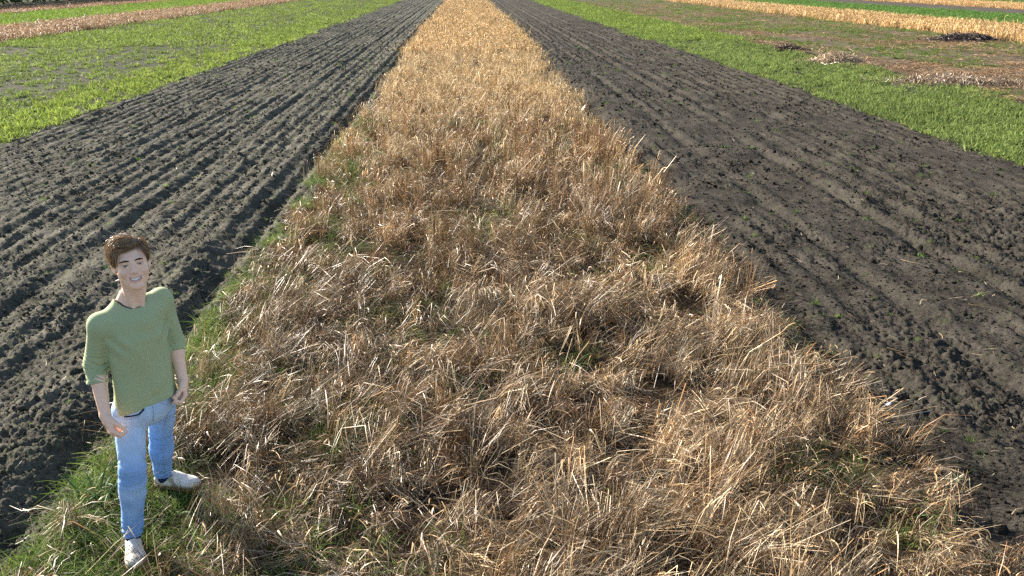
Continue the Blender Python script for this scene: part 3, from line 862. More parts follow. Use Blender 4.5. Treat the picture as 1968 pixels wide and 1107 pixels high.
class Field:
    """a signed distance field on a grid (uneven spacing allowed) that turns into one closed surface"""
    def __init__(s, xs, ys, zs):
        s.ax = [np.asarray(a, dtype=np.float64) for a in (xs, ys, zs)]
        s.D = np.full([len(a) for a in s.ax], 0.25)
    def box(s, lo, hi):
        sl = tuple(slice(max(0, np.searchsorted(a, l) - 1), np.searchsorted(a, h) + 1) for a, l, h in zip(s.ax, lo, hi))
        X, Y, Z = s.ax[0][sl[0]][:, None, None], s.ax[1][sl[1]][None, :, None], s.ax[2][sl[2]][None, None, :]
        return sl, X, Y, Z
    def add(s, fn, lo, hi, k=0.01, m=0.03):
        sl, X, Y, Z = s.box(np.asarray(lo) - k - m, np.asarray(hi) + k + m)
        d, a = fn(X, Y, Z), s.D[sl]
        h = np.clip(0.5 + 0.5 * (a - d) / k, 0, 1)
        s.D[sl] = a * (1 - h) + d * h - k * h * (1 - h)
    def cut(s, fn, lo, hi, k=0.004, m=0.03):
        sl, X, Y, Z = s.box(np.asarray(lo) - m, np.asarray(hi) + m)
        d, a = -fn(X, Y, Z), s.D[sl]
        h = np.clip(0.5 + 0.5 * (d - a) / k, 0, 1)
        s.D[sl] = a * (1 - h) + d * h + k * h * (1 - h)
    def cone(s, a, b, ra, rb, k=0.01):
        a, b = np.asarray(a, float), np.asarray(b, float)
        r = max(ra, rb)
        s.add(lambda X, Y, Z: cone_fn(X, Y, Z, a, b, ra, rb), np.minimum(a, b) - r, np.maximum(a, b) + r, k)
    def mesh(s):
        D = s.D
        ins = D < 0
        nx, ny, nz = D.shape
        cnt = np.zeros((nx - 1, ny - 1, nz - 1), np.int8)
        for i in (0, 1):
            for j in (0, 1):
                for k in (0, 1):
                    cnt += ins[i:nx - 1 + i, j:ny - 1 + j, k:nz - 1 + k]
        act = (cnt > 0) & (cnt < 8)
        I = np.argwhere(act)
        idx = np.full(act.shape, -1, np.int32)
        idx[act] = np.arange(len(I))
        acc, num = np.zeros((len(I), 3)), np.zeros(len(I))
        C = np.array([(i, j, k) for i in (0, 1) for j in (0, 1) for k in (0, 1)])
        for p in range(8):
            for q in range(p + 1, 8):
                if np.abs(C[p] - C[q]).sum() != 1:
                    continue
                A, B = I + C[p], I + C[q]
                da, db = D[A[:, 0], A[:, 1], A[:, 2]], D[B[:, 0], B[:, 1], B[:, 2]]
                m = (da < 0) != (db < 0)
                t = np.where(m, da / np.where(m, da - db, 1), 0)
                for ax in range(3):
                    pa, pb = s.ax[ax][A[:, ax]], s.ax[ax][B[:, ax]]
                    acc[:, ax] += np.where(m, pa + (pb - pa) * t, 0)
                num += m
        V = acc / num[:, None]
        Fs = []
        for ax in range(3):
            u, w = (ax + 1) % 3, (ax + 2) % 3
            s0 = [slice(None)] * 3; s1 = [slice(None)] * 3
            s0[ax], s1[ax] = slice(0, -1), slice(1, None)
            for e in (u, w):
                s0[e] = s1[e] = slice(1, -1)
            a, b = ins[tuple(s0)], ins[tuple(s1)]
            E = np.argwhere(a != b)
            flip = a[tuple(E.T)]
            E = E.copy(); E[:, u] += 1; E[:, w] += 1
            def cell(du, dw):
                c = E.copy(); c[:, u] += du; c[:, w] += dw
                return idx[c[:, 0], c[:, 1], c[:, 2]]
            q = np.stack([cell(-1, -1), cell(0, -1), cell(0, 0), cell(-1, 0)], 1)
            q = np.where(flip[:, None], q, q[:, ::-1])
            Fs.append(q)
        return V, np.concatenate(Fs)

def cone_fn(X, Y, Z, a, b, ra, rb):
    ba = b - a
    h = np.clip(((X - a[0]) * ba[0] + (Y - a[1]) * ba[1] + (Z - a[2]) * ba[2]) / (ba @ ba), 0, 1)
    return np.sqrt((X - a[0] - h * ba[0]) ** 2 + (Y - a[1] - h * ba[1]) ** 2 + (Z - a[2] - h * ba[2]) ** 2) - (ra + (rb - ra) * h)

def ell(p, q, r, c, rad):
    """ellipsoid distance in whatever frame p, q, r are given"""
    a, b, d = (p - c[0]) / rad[0], (q - c[1]) / rad[1], (r - c[2]) / rad[2]
    k0 = np.sqrt(a * a + b * b + d * d)
    k1 = np.sqrt((a / rad[0]) ** 2 + (b / rad[1]) ** 2 + (d / rad[2]) ** 2)
    return k0 * (k0 - 1) / np.maximum(k1, 1e-6)

class Frame:
    """own axes at a place: left, forward, up"""
    def __init__(s, o, fwd, up, scale=1.0):
        s.o = np.asarray(o, float); s.k = scale
        s.f = np.asarray(fwd, float); s.f /= np.linalg.norm(s.f)
        s.l = np.cross(up, s.f); s.l /= np.linalg.norm(s.l)      # the man's left
        s.u = np.cross(s.f, s.l)
    def to(s, X, Y, Z):
        x, y, z = X - s.o[0], Y - s.o[1], Z - s.o[2]
        return tuple((x * e[0] + y * e[1] + z * e[2]) / s.k for e in (s.l, s.f, s.u))
    def pt(s, l, f, u):
        return s.o + s.k * (l * s.l + f * s.f + u * s.u)
    def pts(s, P):
        return s.o + s.k * (P[:, :1] * s.l + P[:, 1:2] * s.f + P[:, 2:3] * s.u)

PO = np.array([-1.93, 4.55, 0.0])
man = link('person', None)
man.location = PO
tag(man, 'smiling person in green sweater, light blue jeans and white clogs standing at the straw edge', 'person')

TF = Frame((-1.812, 4.535, 0.0), (0.62, -0.785, 0.0), (0, 0, 1))          # torso
hf = np.array([0.43, -0.90, 0.0]); hf /= np.linalg.norm(hf)
hp, hr_ = math.radians(9), math.radians(4.0)
hup = np.array([0, 0, 1.0]) * math.cos(hp) - hf * math.sin(hp)
hfw = hf * math.cos(hp) + np.array([0, 0, 1.0]) * math.sin(hp)
hl = np.cross(hup, hfw)
hup = hup * math.cos(hr_) - hl * math.sin(hr_)
HF = Frame((-1.757, 4.475, 1.722), hfw, hup, 1.09)                       # head, origin between the eyes' depth at eye level

J = {k: np.array(v) for k, v in dict(
    neck=(-1.792, 4.53, 1.49), Rs=(-1.945, 4.425, 1.405), Ls=(-1.692, 4.65, 1.462), Re=(-2.015, 4.455, 1.165), Rc=(-2.0, 4.41, 1.066), Rw=(-1.955, 4.335, 0.915),
    Le=(-1.672, 4.70, 1.185), Lc=(-1.657, 4.675, 1.135), Lw=(-1.625, 4.62, 0.985),
    Rh=(-1.897, 4.505, 0.865), Lh=(-1.757, 4.635, 0.885), Rk=(-1.885, 4.395, 0.560), Lk=(-1.872, 4.82, 0.50), Ra=(-1.957, 4.435, 0.115), La=(-1.957, 4.995, 0.165)).items()}
BONES = dict(arm_r=(J['Rs'], J['Re']), arm_l=(J['Ls'], J['Le']))

def interp(z, zs, vs_):
    return np.interp(np.asarray(z).ravel(), zs, vs_).reshape(np.asarray(z).shape)

def torso_fn(off):
    def fn(X, Y, Z):
        l, f, _ = TF.to(X, Y, Z)
        wa = np.maximum(interp(Z, [0.85, 0.95, 1.1, 1.3, 1.42, 1.5, 1.56], [0.172, 0.168, 0.160, 0.168, 0.150, 0.088, 0.05]) + off, 0.02)
        wb = np.maximum(interp(Z, [0.85, 0.95, 1.1, 1.3, 1.42, 1.5, 1.56], [0.122, 0.116, 0.112, 0.122, 0.098, 0.066, 0.04]) + off, 0.02)
        bulge = interp(Z, [0.85, 1.0, 1.2, 1.32, 1.45], [0.0, 0.004, 0.008, 0.012, 0.0])
        lean = interp(Z, [0.85, 1.5], [0.012, -0.012])
        l = l - lean * 0.6
        d = (np.sqrt((l / wa) ** 2 + ((f - bulge) / wb) ** 2) - 1) * np.minimum(wa, wb)
        return np.maximum(d, np.maximum(Z - 1.55, 0.80 - Z))
    return fn
T_LO, T_HI = np.array([-2.03, 4.30, 0.80]), np.array([-1.59, 4.78, 1.52])

def neck_cut(l0, f0, rl, rf, z0):
    """the round neck opening"""
    def fn(X, Y, Z):
        l, f, _ = TF.to(X, Y, Z)
        q = np.sqrt(((l - l0) / rl) ** 2 + ((f - f0) / rf) ** 2)
        return np.maximum((q - 1) * min(rl, rf), z0 - Z)
    return fn

def axis(lo, hi, fine, coarse, ranges):
    out, v = [lo], lo
    while v < hi:
        v += fine if any(a <= v <= b for a, b in ranges) else coarse
        out.append(v)
    return np.array(out)

# ---- body: head, neck, trunk, arms with hands, legs: one surface
def build_body():
    F = Field(axis(-2.10, -1.50, 0.003, 0.006, [(-2.0, -1.55)]), axis(4.16, 5.10, 0.003, 0.009, [(4.22, 4.68)]),
              axis(0.02, 1.90, 0.0028, 0.009, [(0.76, 1.0), (1.54, 1.88)]))
    F.add(lambda X, Y, Z: np.maximum(torso_fn(-0.016)(X, Y, Z), 0.93 - Z), T_LO, T_HI, 0.02)
    F.add(lambda X, Y, Z: ell(TF.to(X, Y, Z)[0], TF.to(X, Y, Z)[1], Z, (0, -0.005, 0.90), (0.135, 0.090, 0.12)), T_LO, T_HI, 0.02)
    for s_, e_, w_ in (('Rs', 'Re', 'Rw'), ('Ls', 'Le', 'Lw')):
        F.cone(J['neck'] + (0, 0, -0.065), J[s_] + (0, 0, -0.012), 0.052, 0.042, 0.03)
        F.cone(J[s_], J[e_], 0.05, 0.041, 0.03)
        mid = J[e_] * 0.7 + J[w_] * 0.3
        F.cone(J[e_], mid, 0.041, 0.042, 0.02)
        F.cone(mid, J[w_], 0.042, 0.0275, 0.02)
    for h_, k_, a_ in (('Rh', 'Rk', 'Ra'), ('Lh', 'Lk', 'La')):
        F.cone(J[h_], J[k_], 0.075, 0.05, 0.03)
        F.cone(J[k_], J[a_] + (0, 0, 0.02), 0.046, 0.034, 0.02)
    # neck with its two long muscles and the slope to the shoulders
    nb = J['neck']
    F.cone(HF.pt(0, -0.018, -0.06), nb + TF.f * -0.012, 0.054, 0.058, 0.025)
    for s_ in (-1, 1):
        F.cone(HF.pt(s_ * 0.055, -0.02, -0.045), nb + TF.f * 0.055 + TF.l * s_ * 0.016 + np.array([0, 0, -0.05]), 0.014, 0.011, 0.02)
        F.cone(nb + TF.f * 0.075 + TF.l * s_ * 0.02 + np.array([0, 0, -0.066]), J['Rs' if s_ < 0 else 'Ls'] + TF.f * 0.02 + np.array([0, 0, -0.005]), 0.012, 0.012, 0.02)
        F.cone(nb + TF.l * s_ * 0.035 + TF.f * -0.03 + np.array([0, 0, 0.0]), nb + TF.l * s_ * 0.10 + TF.f * -0.025 + np.array([0, 0, -0.065]), 0.030, 0.026, 0.03)
    # head
    lo, hi = HF.o - 0.17, HF.o + 0.17
    def H(fn, k, cut=False):
        g = lambda X, Y, Z: fn(*HF.to(X, Y, Z)) * HF.k
        (F.cut if cut else F.add)(g, lo, hi, k)
    def hc(a, b, ra, rb, k):
        a, b = np.array(a, float), np.array(b, float)
        H(lambda l, f, u: cone_fn(l, f, u, a, b, ra, rb), k)
    H(lambda l, f, u: ell(l, f, u, (0, -0.012, 0.030), (0.0755, 0.093, 0.085)), 0.01)
    H(lambda l, f, u: ell(l, f, u, (0, 0.030, -0.022), (0.066, 0.060, 0.082)), 0.03)
    for s_ in (-1, 1):
        hc((s_ * 0.045, 0.006, -0.058), (s_ * 0.012, 0.070, -0.100), 0.019, 0.019, 0.030)
        H(lambda l, f, u: ell(l, f, u, (s_ * 0.042, 0.060, -0.034), (0.023, 0.021, 0.020)), 0.018)
    H(lambda l, f, u: ell(l, f, u, (0, 0.076, -0.103), (0.021, 0.016, 0.017)), 0.014)
    hc((-0.036, 0.077, 0.022), (0.036, 0.077, 0.022), 0.0125, 0.0125, 0.016)
    H(lambda l, f, u: ell(l, f, u, (0, 0.070, -0.066), (0.032, 0.026, 0.026)), 0.016)
    for s_ in (-1, 1):
        H(lambda l, f, u: ell(l, f, u, (s_ * 0.034, 0.104, -0.001), (0.018, 0.020, 0.013)), 0.012, True)
        H(lambda l, f, u: ell(l, f, u, (s_ * 0.033, 0.074, 0.0), (0.0165, 0.0135, 0.0135)), 0.006)
    hc((0, 0.084, 0.012), (0, 0.106, -0.030), 0.0075, 0.0105, 0.010)
    H(lambda l, f, u: ell(l, f, u, (0, 0.105, -0.033), (0.0115, 0.012, 0.010)), 0.006)
    for s_ in (-1, 1):
        H(lambda l, f, u: ell(l, f, u, (s_ * 0.0122, 0.093, -0.0365), (0.0078, 0.011, 0.0078)), 0.006)
        H(lambda l, f, u: ell(l, f, u, (s_ * 0.0065, 0.100, -0.0455), (0.0036, 0.005, 0.005)), 0.002, True)
    # lips round a smiling mouth, then the opening itself and the eye slits
    arc = lambda l: -0.0690 + 12.0 * l * l
    H(lambda l, f, u: ell(l * 0.85, f - 0.0, u - arc(l) + 0.0105 - 4.0 * l * l, (0, 0.089, 0), (0.0225, 0.0085, 0.0050)), 0.006)
    H(lambda l, f, u: ell(l * 0.85, f, u - arc(l) - 0.0085 + 4.0 * l * l, (0, 0.0895, 0), (0.0225, 0.0075, 0.0036)), 0.006)
    H(lambda l, f, u: ell(l, f, u - arc(l), (0, 0.098, 0), (0.0290, 0.028, 0.0062)), 0.002, True)
    for s_ in (-1, 1):
        H(lambda l, f, u: ell(l, f, u + 0.0012 - 0.05 * (l * s_ - 0.033), (s_ * 0.033, 0.098, 0.0), (0.0145, 0.024, 0.0042)), 0.002, True)
        # ears: a rim round a hollow
        H(lambda l, f, u: ell(l - s_ * (f + 0.012) * -0.35, f + 0.15 * u, u, (s_ * 0.079, -0.014, -0.012), (0.0075, 0.019, 0.031)), 0.006)
        H(lambda l, f, u: ell(l - s_ * (f + 0.012) * -0.35, f + 0.15 * u, u, (s_ * 0.088, -0.010, -0.010), (0.0080, 0.011, 0.020)), 0.004, True)
    # hands: loose fists
    for W, d, t, sd in ((J['Rw'], (0.36, -0.36, -0.86), (0.62, -0.78, 0.05), -1), (J['Lw'], (0.14, -0.46, -0.88), (0.45, -0.89, 0.05), 1)):
        d = np.array(d); d /= np.linalg.norm(d)
        t = np.array(t); t -= d * (t @ d); t /= np.linalg.norm(t)
        n = np.cross(d, t) * sd
        if n @ (TF.l * sd) < 0:
            n = -n                                   # back of the hand looks away from the body
        g = 1.08
        F.cone(W, W + d * 0.03 * g, 0.0275, 0.026, 0.015)
        for i in range(4):
            q = W + d * (0.092 - 0.004 * abs(i - 1)) * g + t * (0.030 - 0.0205 * i) * g
            F.cone(W + d * 0.02 * g + t * (0.014 - 0.010 * i) * g, q, 0.017, 0.0128, 0.014)
            ln = (1.0, 1.08, 1.0, 0.82)[i]
            a = q + (d * 0.72 - n * 0.60) * 0.042 * ln * g
            b = a + (-n * 0.92 - d * 0.36) * 0.028 * ln * g
            c = b + (-d * 0.86 + n * 0.35) * 0.022 * ln * g
            F.cone(q, a, 0.0112, 0.0098, 0.003)
            F.cone(a, b, 0.0098, 0.0090, 0.002)
            F.cone(b, c, 0.0090, 0.0080, 0.002)
        F.cone(W + d * 0.075 * g - n * 0.020, W + d * 0.100 * g - n * 0.030, 0.017, 0.015, 0.006)
        a = W + d * 0.022 * g + t * 0.022 * g - n * 0.008
        b = a + (d * 0.78 + t * 0.42 - n * 0.30) * 0.045 * g
        c = b + (d * 0.80 - n * 0.58 - t * 0.12) * 0.032 * g
        e = c + (d * 0.35 - n * 0.80 - t * 0.45) * 0.024 * g
        F.cone(a, b, 0.018, 0.0125, 0.010)
        F.cone(b, c, 0.0122, 0.0112, 0.003)
        F.cone(c, e, 0.0110, 0.0088, 0.002)
    global bodyF
    bodyF = F
    V, Q = F.mesh()
    l, f, u = HF.to(V[:, 0], V[:, 1], V[:, 2])
    C = np.tile(np.array([0.82, 0.535, 0.40]), (len(V), 1))
    def mixc(w, c):
        nonlocal C
        C = C * (1 - w[:, None]) + np.array(c) * w[:, None]
    face = (u > -0.13) & (u < 0.1) & (f > 0.02) & (np.abs(l) < 0.09)
    w = np.where(face, 0.30 * np.exp(-(((np.abs(l) - 0.042) / 0.020) ** 2 + ((u + 0.035) / 0.020) ** 2)), 0); mixc(w, (0.74, 0.40, 0.33))
    w = np.where(face, 0.35 * np.exp(-((l / 0.014) ** 2 + ((u + 0.038) / 0.014) ** 2)), 0); mixc(w, (0.74, 0.42, 0.34))
    ar = -0.0690 + 12.0 * l * l
    lipw = smooth(0.0150, 0.0105, np.abs(u - ar + 0.0015)) * smooth(0.031, 0.026, np.abs(l)) * (f > 0.07)
    mixc(lipw * 0.6, (0.60, 0.27, 0.235))
    inm = (np.abs(u - ar) < 0.0065) & (np.abs(l) < 0.027) & (f > 0.05) & (f < 0.0885)
    mixc(inm * 0.9, (0.10, 0.02, 0.02))
    eu = u + 0.0012 - 0.05 * (np.abs(l) - 0.033)
    lash = np.exp(-(((eu - 0.0052) / 0.0024) ** 2)) * smooth(0.0165, 0.0135, np.abs(np.abs(l) - 0.033)) * (f > 0.06)
    mixc(np.clip(lash, 0, 1) * 0.8, (0.06, 0.035, 0.025))
    scalp = smooth(0.055, 0.075, u) + smooth(0.03, 0.0, f) * smooth(-0.02, 0.01, u) * smooth(0.09, 0.07, np.abs(l))
    mixc(np.clip(scalp, 0, 1) * 0.7 * (u > -0.05), (0.16, 0.09, 0.05))
    for W in (J['Rw'], J['Lw']):
        dw = np.linalg.norm(V - W - np.array([0.03, -0.04, -0.10]), axis=1)
        mixc(smooth(0.09, 0.03, dw) * 0.4, (0.76, 0.47, 0.38))
    o = link('body', make_mesh('body', V - PO, Q, C, True), man, M_skin)
    return o

M_skin = plain_material('skin', (0.56, 0.32, 0.24), 0.48, 0.35, noise=0.06, noise_scale=90, attr=True)
M_knit = plain_material('green knit', (0.355, 0.400, 0.232), 0.92, 0.12, noise=0.03, noise_scale=120)
M_under = plain_material('dark grey cotton', (0.045, 0.048, 0.052), 0.9, 0.1)
M_denim = plain_material('washed denim', (0.2, 0.35, 0.6), 0.85, 0.15, noise=0.04, noise_scale=200, bump=0.1, attr=True)
M_seam = plain_material('seam thread', (0.32, 0.40, 0.52), 0.8, 0.1)
M_pocket = plain_material('dark pocket gap', (0.02, 0.022, 0.03), 0.8, 0.1)
M_clog = plain_material('worn white leather', (0.6, 0.56, 0.5), 0.6, 0.3, noise=0.10, noise_scale=60, bump=0.25, attr=True)
M_sole = plain_material('wooden sole', (0.17, 0.095, 0.05), 0.8, 0.2, noise=0.25, noise_scale=50, bump=0.2)
M_sock = plain_material('navy sock', (0.02, 0.03, 0.10), 0.9, 0.1, noise=0.1, noise_scale=200)
M_hair = leaf_material('brown hair', 0.12, 0.38, 0.5)
M_eye = plain_material('eyeball', (0.7, 0.68, 0.66), 0.15, 0.5, attr=True)
M_teeth = plain_material('teeth', (0.90, 0.86, 0.78), 0.25, 0.5)
body = build_body()

def snap(F, P, off):
    """push points out to the surface of a field, along its gradient"""
    P = np.array(P, float)
    for _ in range(10):
        ii = [np.clip(np.searchsorted(a, P[:, i]), 1, len(a) - 2) for i, a in enumerate(F.ax)]
        d = F.D[ii[0], ii[1], ii[2]]
        g = np.stack([F.D[ii[0] + 1, ii[1], ii[2]] - F.D[ii[0] - 1, ii[1], ii[2]], F.D[ii[0], ii[1] + 1, ii[2]] - F.D[ii[0], ii[1] - 1, ii[2]], F.D[ii[0], ii[1], ii[2] + 1] - F.D[ii[0], ii[1], ii[2] - 1]], -1)
        g /= np.linalg.norm(g, axis=1, keepdims=True) + 1e-9
        P = P - g * (d - off)[:, None] * 0.7
    return P
def cap_d(l, f, u):
    """outside of the hair mass, without its edges"""
    d = ell(l, f, u, (0, -0.016, 0.040), (0.0775, 0.100, 0.088))
    for c, r_ in (((-0.010, 0.048, 0.093), (0.060, 0.046, 0.032)), ((-0.020, 0.0, 0.100), (0.058, 0.073, 0.033)), ((0.063, 0.008, 0.052), (0.023, 0.055, 0.048)), ((-0.068, 0.010, 0.052), (0.023, 0.055, 0.050))):
        e = ell(l, f, u, c, r_)
        h = np.clip(0.5 + 0.5 * (d - e) / 0.02, 0, 1)
        d = d * (1 - h) + e * h - 0.02 * h * (1 - h)
    return d

def hair_keep(l, f, u):
    """negative where there is hair"""
    line = 0.070 + 0.38 * l - 4.0 * np.clip(np.abs(l) - 0.05, 0, 1) ** 1.0 * 0.0
    top = line - u                                         # above the forehead line
    side = np.maximum(f - 0.034 - 0.25 * np.clip(u, -0.05, 0.06), (-0.012 + 1.6 * np.clip(0.010 - f, 0, 0.03) * -1.0) - u)
    side = np.maximum(side, 0.050 - np.abs(l))
    back = np.maximum(f + 0.022, -0.085 - u)
    return np.minimum(np.minimum(top, side), back)

def build_hair():
    lo, hi = HF.o - 0.16, HF.o + 0.16
    ax = [np.arange(a, b, 0.003) for a, b in zip(lo, hi)]
    F = Field(*ax)
    def fn(X, Y, Z):
        l, f, u = HF.to(X, Y, Z)
        d = cap_d(l, f, u)
        k = hair_keep(l, f, u)
        # locks: grooves that run with the comb
        g = np.sin(f * 230 + 60 * l + 3 * np.sin(l * 40) + 30 * u) * 0.0016 + (vnoise3(l * 60, f * 130, u * 60, 5) - 0.5) * 0.004
        h = np.clip(0.5 + 0.5 * (k - d) / 0.012, 0, 1)
        return (d * (1 - h) + k * h + 0.012 * h * (1 - h) + g) * HF.k
    F.add(fn, lo, hi, 0.0001)
    V, Q = F.mesh()
    n = len(V)
    C = np.tile(np.array([0.13, 0.078, 0.04]), (n, 1))
    hair = link('hair', make_mesh('hair', V - PO, Q, C, True), man, M_hair)
    # strands combed from a side parting over to the man's right
    r = rng(77)
    L = np.stack(HF.to(V[:, 0], V[:, 1], V[:, 2]), -1)
    good = np.abs(cap_d(L[:, 0], L[:, 1], L[:, 2])) < 0.007
    P0 = L[good][r.integers(0, good.sum(), 3600)]
    m = len(P0)
    lift = r.uniform(0.0, 0.006, m) + np.where(r.random(m) < 0.08, r.uniform(0.002, 0.009, m), 0)
    ln = r.uniform(0.5, 1.2, m)
    pts = [P0]
    p = P0.copy()
    wob = r.normal(0, 0.16, (m, 3))
    for s_ in range(7):
        l, f, u = p[:, 0], p[:, 1], p[:, 2]
        right = smooth(0.048, 0.028, l)[:, None]
        front = smooth(0.0, 0.06, f)[:, None]
        d_r = np.array([-1.0, 0.12, 0.0]) * front + np.array([-0.75, -0.75, -0.1]) * (1 - front)
        d_l = np.array([0.5, -0.25, -1.0])
        low_r = smooth(-0.045, -0.072, l)[:, None]
        d_r = d_r * (1 - low_r) + np.array([-0.1, -0.45, -1.0]) * low_r
        d = d_r * right + d_l * (1 - right) + wob
        back = smooth(-0.03, -0.08, f)[:, None]
        d = d * (1 - back) + (np.array([0.0, -0.3, -1.0]) + wob) * back
        d /= np.linalg.norm(d, axis=1, keepdims=True)
        p = p + d * (0.0095 * ln)[:, None]
        e = 0.002
        c0 = cap_d(p[:, 0], p[:, 1], p[:, 2])
        gr = np.stack([cap_d(p[:, 0] + e, p[:, 1], p[:, 2]) - c0, cap_d(p[:, 0], p[:, 1] + e, p[:, 2]) - c0, cap_d(p[:, 0], p[:, 1], p[:, 2] + e) - c0], -1)
        gr /= np.linalg.norm(gr, axis=1, keepdims=True) + 1e-9
        p = p + gr * (lift * (0.4 + 0.2 * s_) + 0.0008 - c0)[:, None]
        pts.append(p)
    P = np.stack(pts, 1)
    W = HF.pts(P.reshape(-1, 3)).reshape(m, 8, 3)
    base = np.array([(0.17, 0.10, 0.052), (0.25, 0.155, 0.08), (0.38, 0.25, 0.135), (0.10, 0.058, 0.03)])[r.choice(4, m, p=[0.4, 0.3, 0.15, 0.15])]
    A = ribbons(W - PO, r.uniform(0.0012, 0.003, m), base, seed=78, taper=0.3, flat=2.0, tip_color=base * 1.35)
    link('hair_strands', make_mesh('hair_strands', *A), hair, M_hair)
    # eyebrows: short hairs along two arcs
    for s_ in (-1, 1):
        k = 260
        t = r.random(k)
        l = s_ * (0.012 + 0.044 * t); u = 0.0195 + 0.0045 * np.sin(np.clip(t * 1.2, 0, 1) * np.pi * 0.8) - 0.003 * t + r.normal(0, 0.0016, k) * (1 - 0.5 * t)
        f = 0.0925 - 6.5 * (np.abs(l) - 0.006) ** 2 + 0.001
        A0 = np.stack([l, f, u], -1)
        dd = np.stack([s_ * np.full(k, 0.008), -0.0035 * t - 0.001, 0.003 - 0.005 * t], -1) + r.normal(0, 0.0008, (k, 3))
        P = np.stack([A0, A0 + dd * 0.5, A0 + dd], 1)
        W = snap(bodyF, HF.pts(P.reshape(-1, 3)), 0.0016).reshape(k, 3, 3)
        A = ribbons(W - PO, np.full(k, 0.0015), np.tile([0.085, 0.05, 0.03], (k, 1)), seed=79 + s_, taper=0.4, flat=2.0)
        link('eyebrow', make_mesh('eyebrow', *A), man, M_hair)
build_hair()

def uv_sphere(rad, nu=24, nv=16):
    th, ph = np.meshgrid(np.linspace(0, 2 * np.pi, nu, endpoint=False), np.linspace(0, np.pi, nv))
    V = np.stack([np.sin(ph) * np.cos(th), np.cos(ph), np.sin(ph) * np.sin(th)], -1).reshape(-1, 3) * rad      # pole looks forward
    F = []
    for i in range(nv - 1):
        for j in range(nu):
            a, b = i * nu + j, i * nu + (j + 1) % nu
            F.append((a, a + nu, b + nu, b))
    return V, np.array(F)
for s_ in (-1, 1):
    V, Q = uv_sphere(0.0128, 28, 28)
    ang = np.degrees(np.arccos(np.clip(V[:, 1] / 0.0128, -1, 1)))
    C = np.where(ang[:, None] < 12, [0.01, 0.01, 0.012], np.where(ang[:, None] < 27, [0.09, 0.10, 0.10], [0.50, 0.46, 0.44]))
    W = HF.pts(V + np.array([s_ * 0.0325, 0.0735, -0.0005]))
    link('eye', make_mesh('eye', W - PO, Q, C, True), man, M_eye)
# teeth: an arched row, each tooth its own
for i in range(8):
    th = (i - 3.5) * 0.0062
    w, h = 0.00312, 0.0068 - 0.0006 * abs(i - 3.5) / 1.2
    bm = bmesh.new()
    bmesh.ops.create_cube(bm, size=1.0)
    bmesh.ops.bevel(bm, geom=list(bm.edges), offset=0.18, segments=2, affect='EDGES')
    V = np.array([v.co[:] for v in bm.verts]) * np.array([w * 2, 0.004, h * 2])
    V = V + np.array([th, 0.0845 - 7.0 * th * th, -0.0683 + 12.0 * th * th - 0.0002])
    W = HF.pts(V) - PO
    me = bpy.data.meshes.new('tooth')
    for v, c in zip(bm.verts, W):
        v.co = c
    bm.to_mesh(me); bm.free()
    link('tooth', me, man, M_teeth)

# ---- sweater
def sleeve(F, s_, e_, c_, ra, rb, rc, seed):
    a, b, c = J[s_], J[e_], J[c_]
    cut_n = (c - b) / np.linalg.norm(c - b)
    L1 = np.linalg.norm(b - a)
    def fn(X, Y, Z):
        d1 = cone_fn(X, Y, Z, a, b, ra, rb); d2 = cone_fn(X, Y, Z, b, c + cut_n * 0.01, rb, rc)
        h = np.clip(0.5 + 0.5 * (d1 - d2) / 0.02, 0, 1)
        d = d1 * (1 - h) + d2 * h - 0.02 * h * (1 - h)
        s = ((X - a[0]) * (b - a)[0] + (Y - a[1]) * (b - a)[1] + (Z - a[2]) * (b - a)[2]) / L1 / L1
        nz = vnoise3(X * 8, Y * 8, Z * 13, seed)
        side = (X - a[0]) * TF.l[0] + (Y - a[1]) * TF.l[1]
        ring = np.sin(s * 2 * np.pi * 5.0 + nz * 9.0 + side * 16)
        amp = (0.0062 * smooth(0.35, 0.9, s) + 0.0018 * smooth(0.1, 0.4, s)) * (0.5 + vnoise3(X * 12 + 4, Y * 12, Z * 18, seed + 7))
        d = d - amp * (np.abs(ring) - 0.45)
        end = (X - c[0]) * cut_n[0] + (Y - c[1]) * cut_n[1] + (Z - c[2]) * cut_n[2]
        d = d - 0.003 * smooth(-0.022, -0.017, end)
        return np.maximum(d, end)
    lo = np.minimum(np.minimum(a, b), c) - ra - 0.02; hi = np.maximum(np.maximum(a, b), c) + ra + 0.02
    F.add(fn, lo, hi, 0.022)

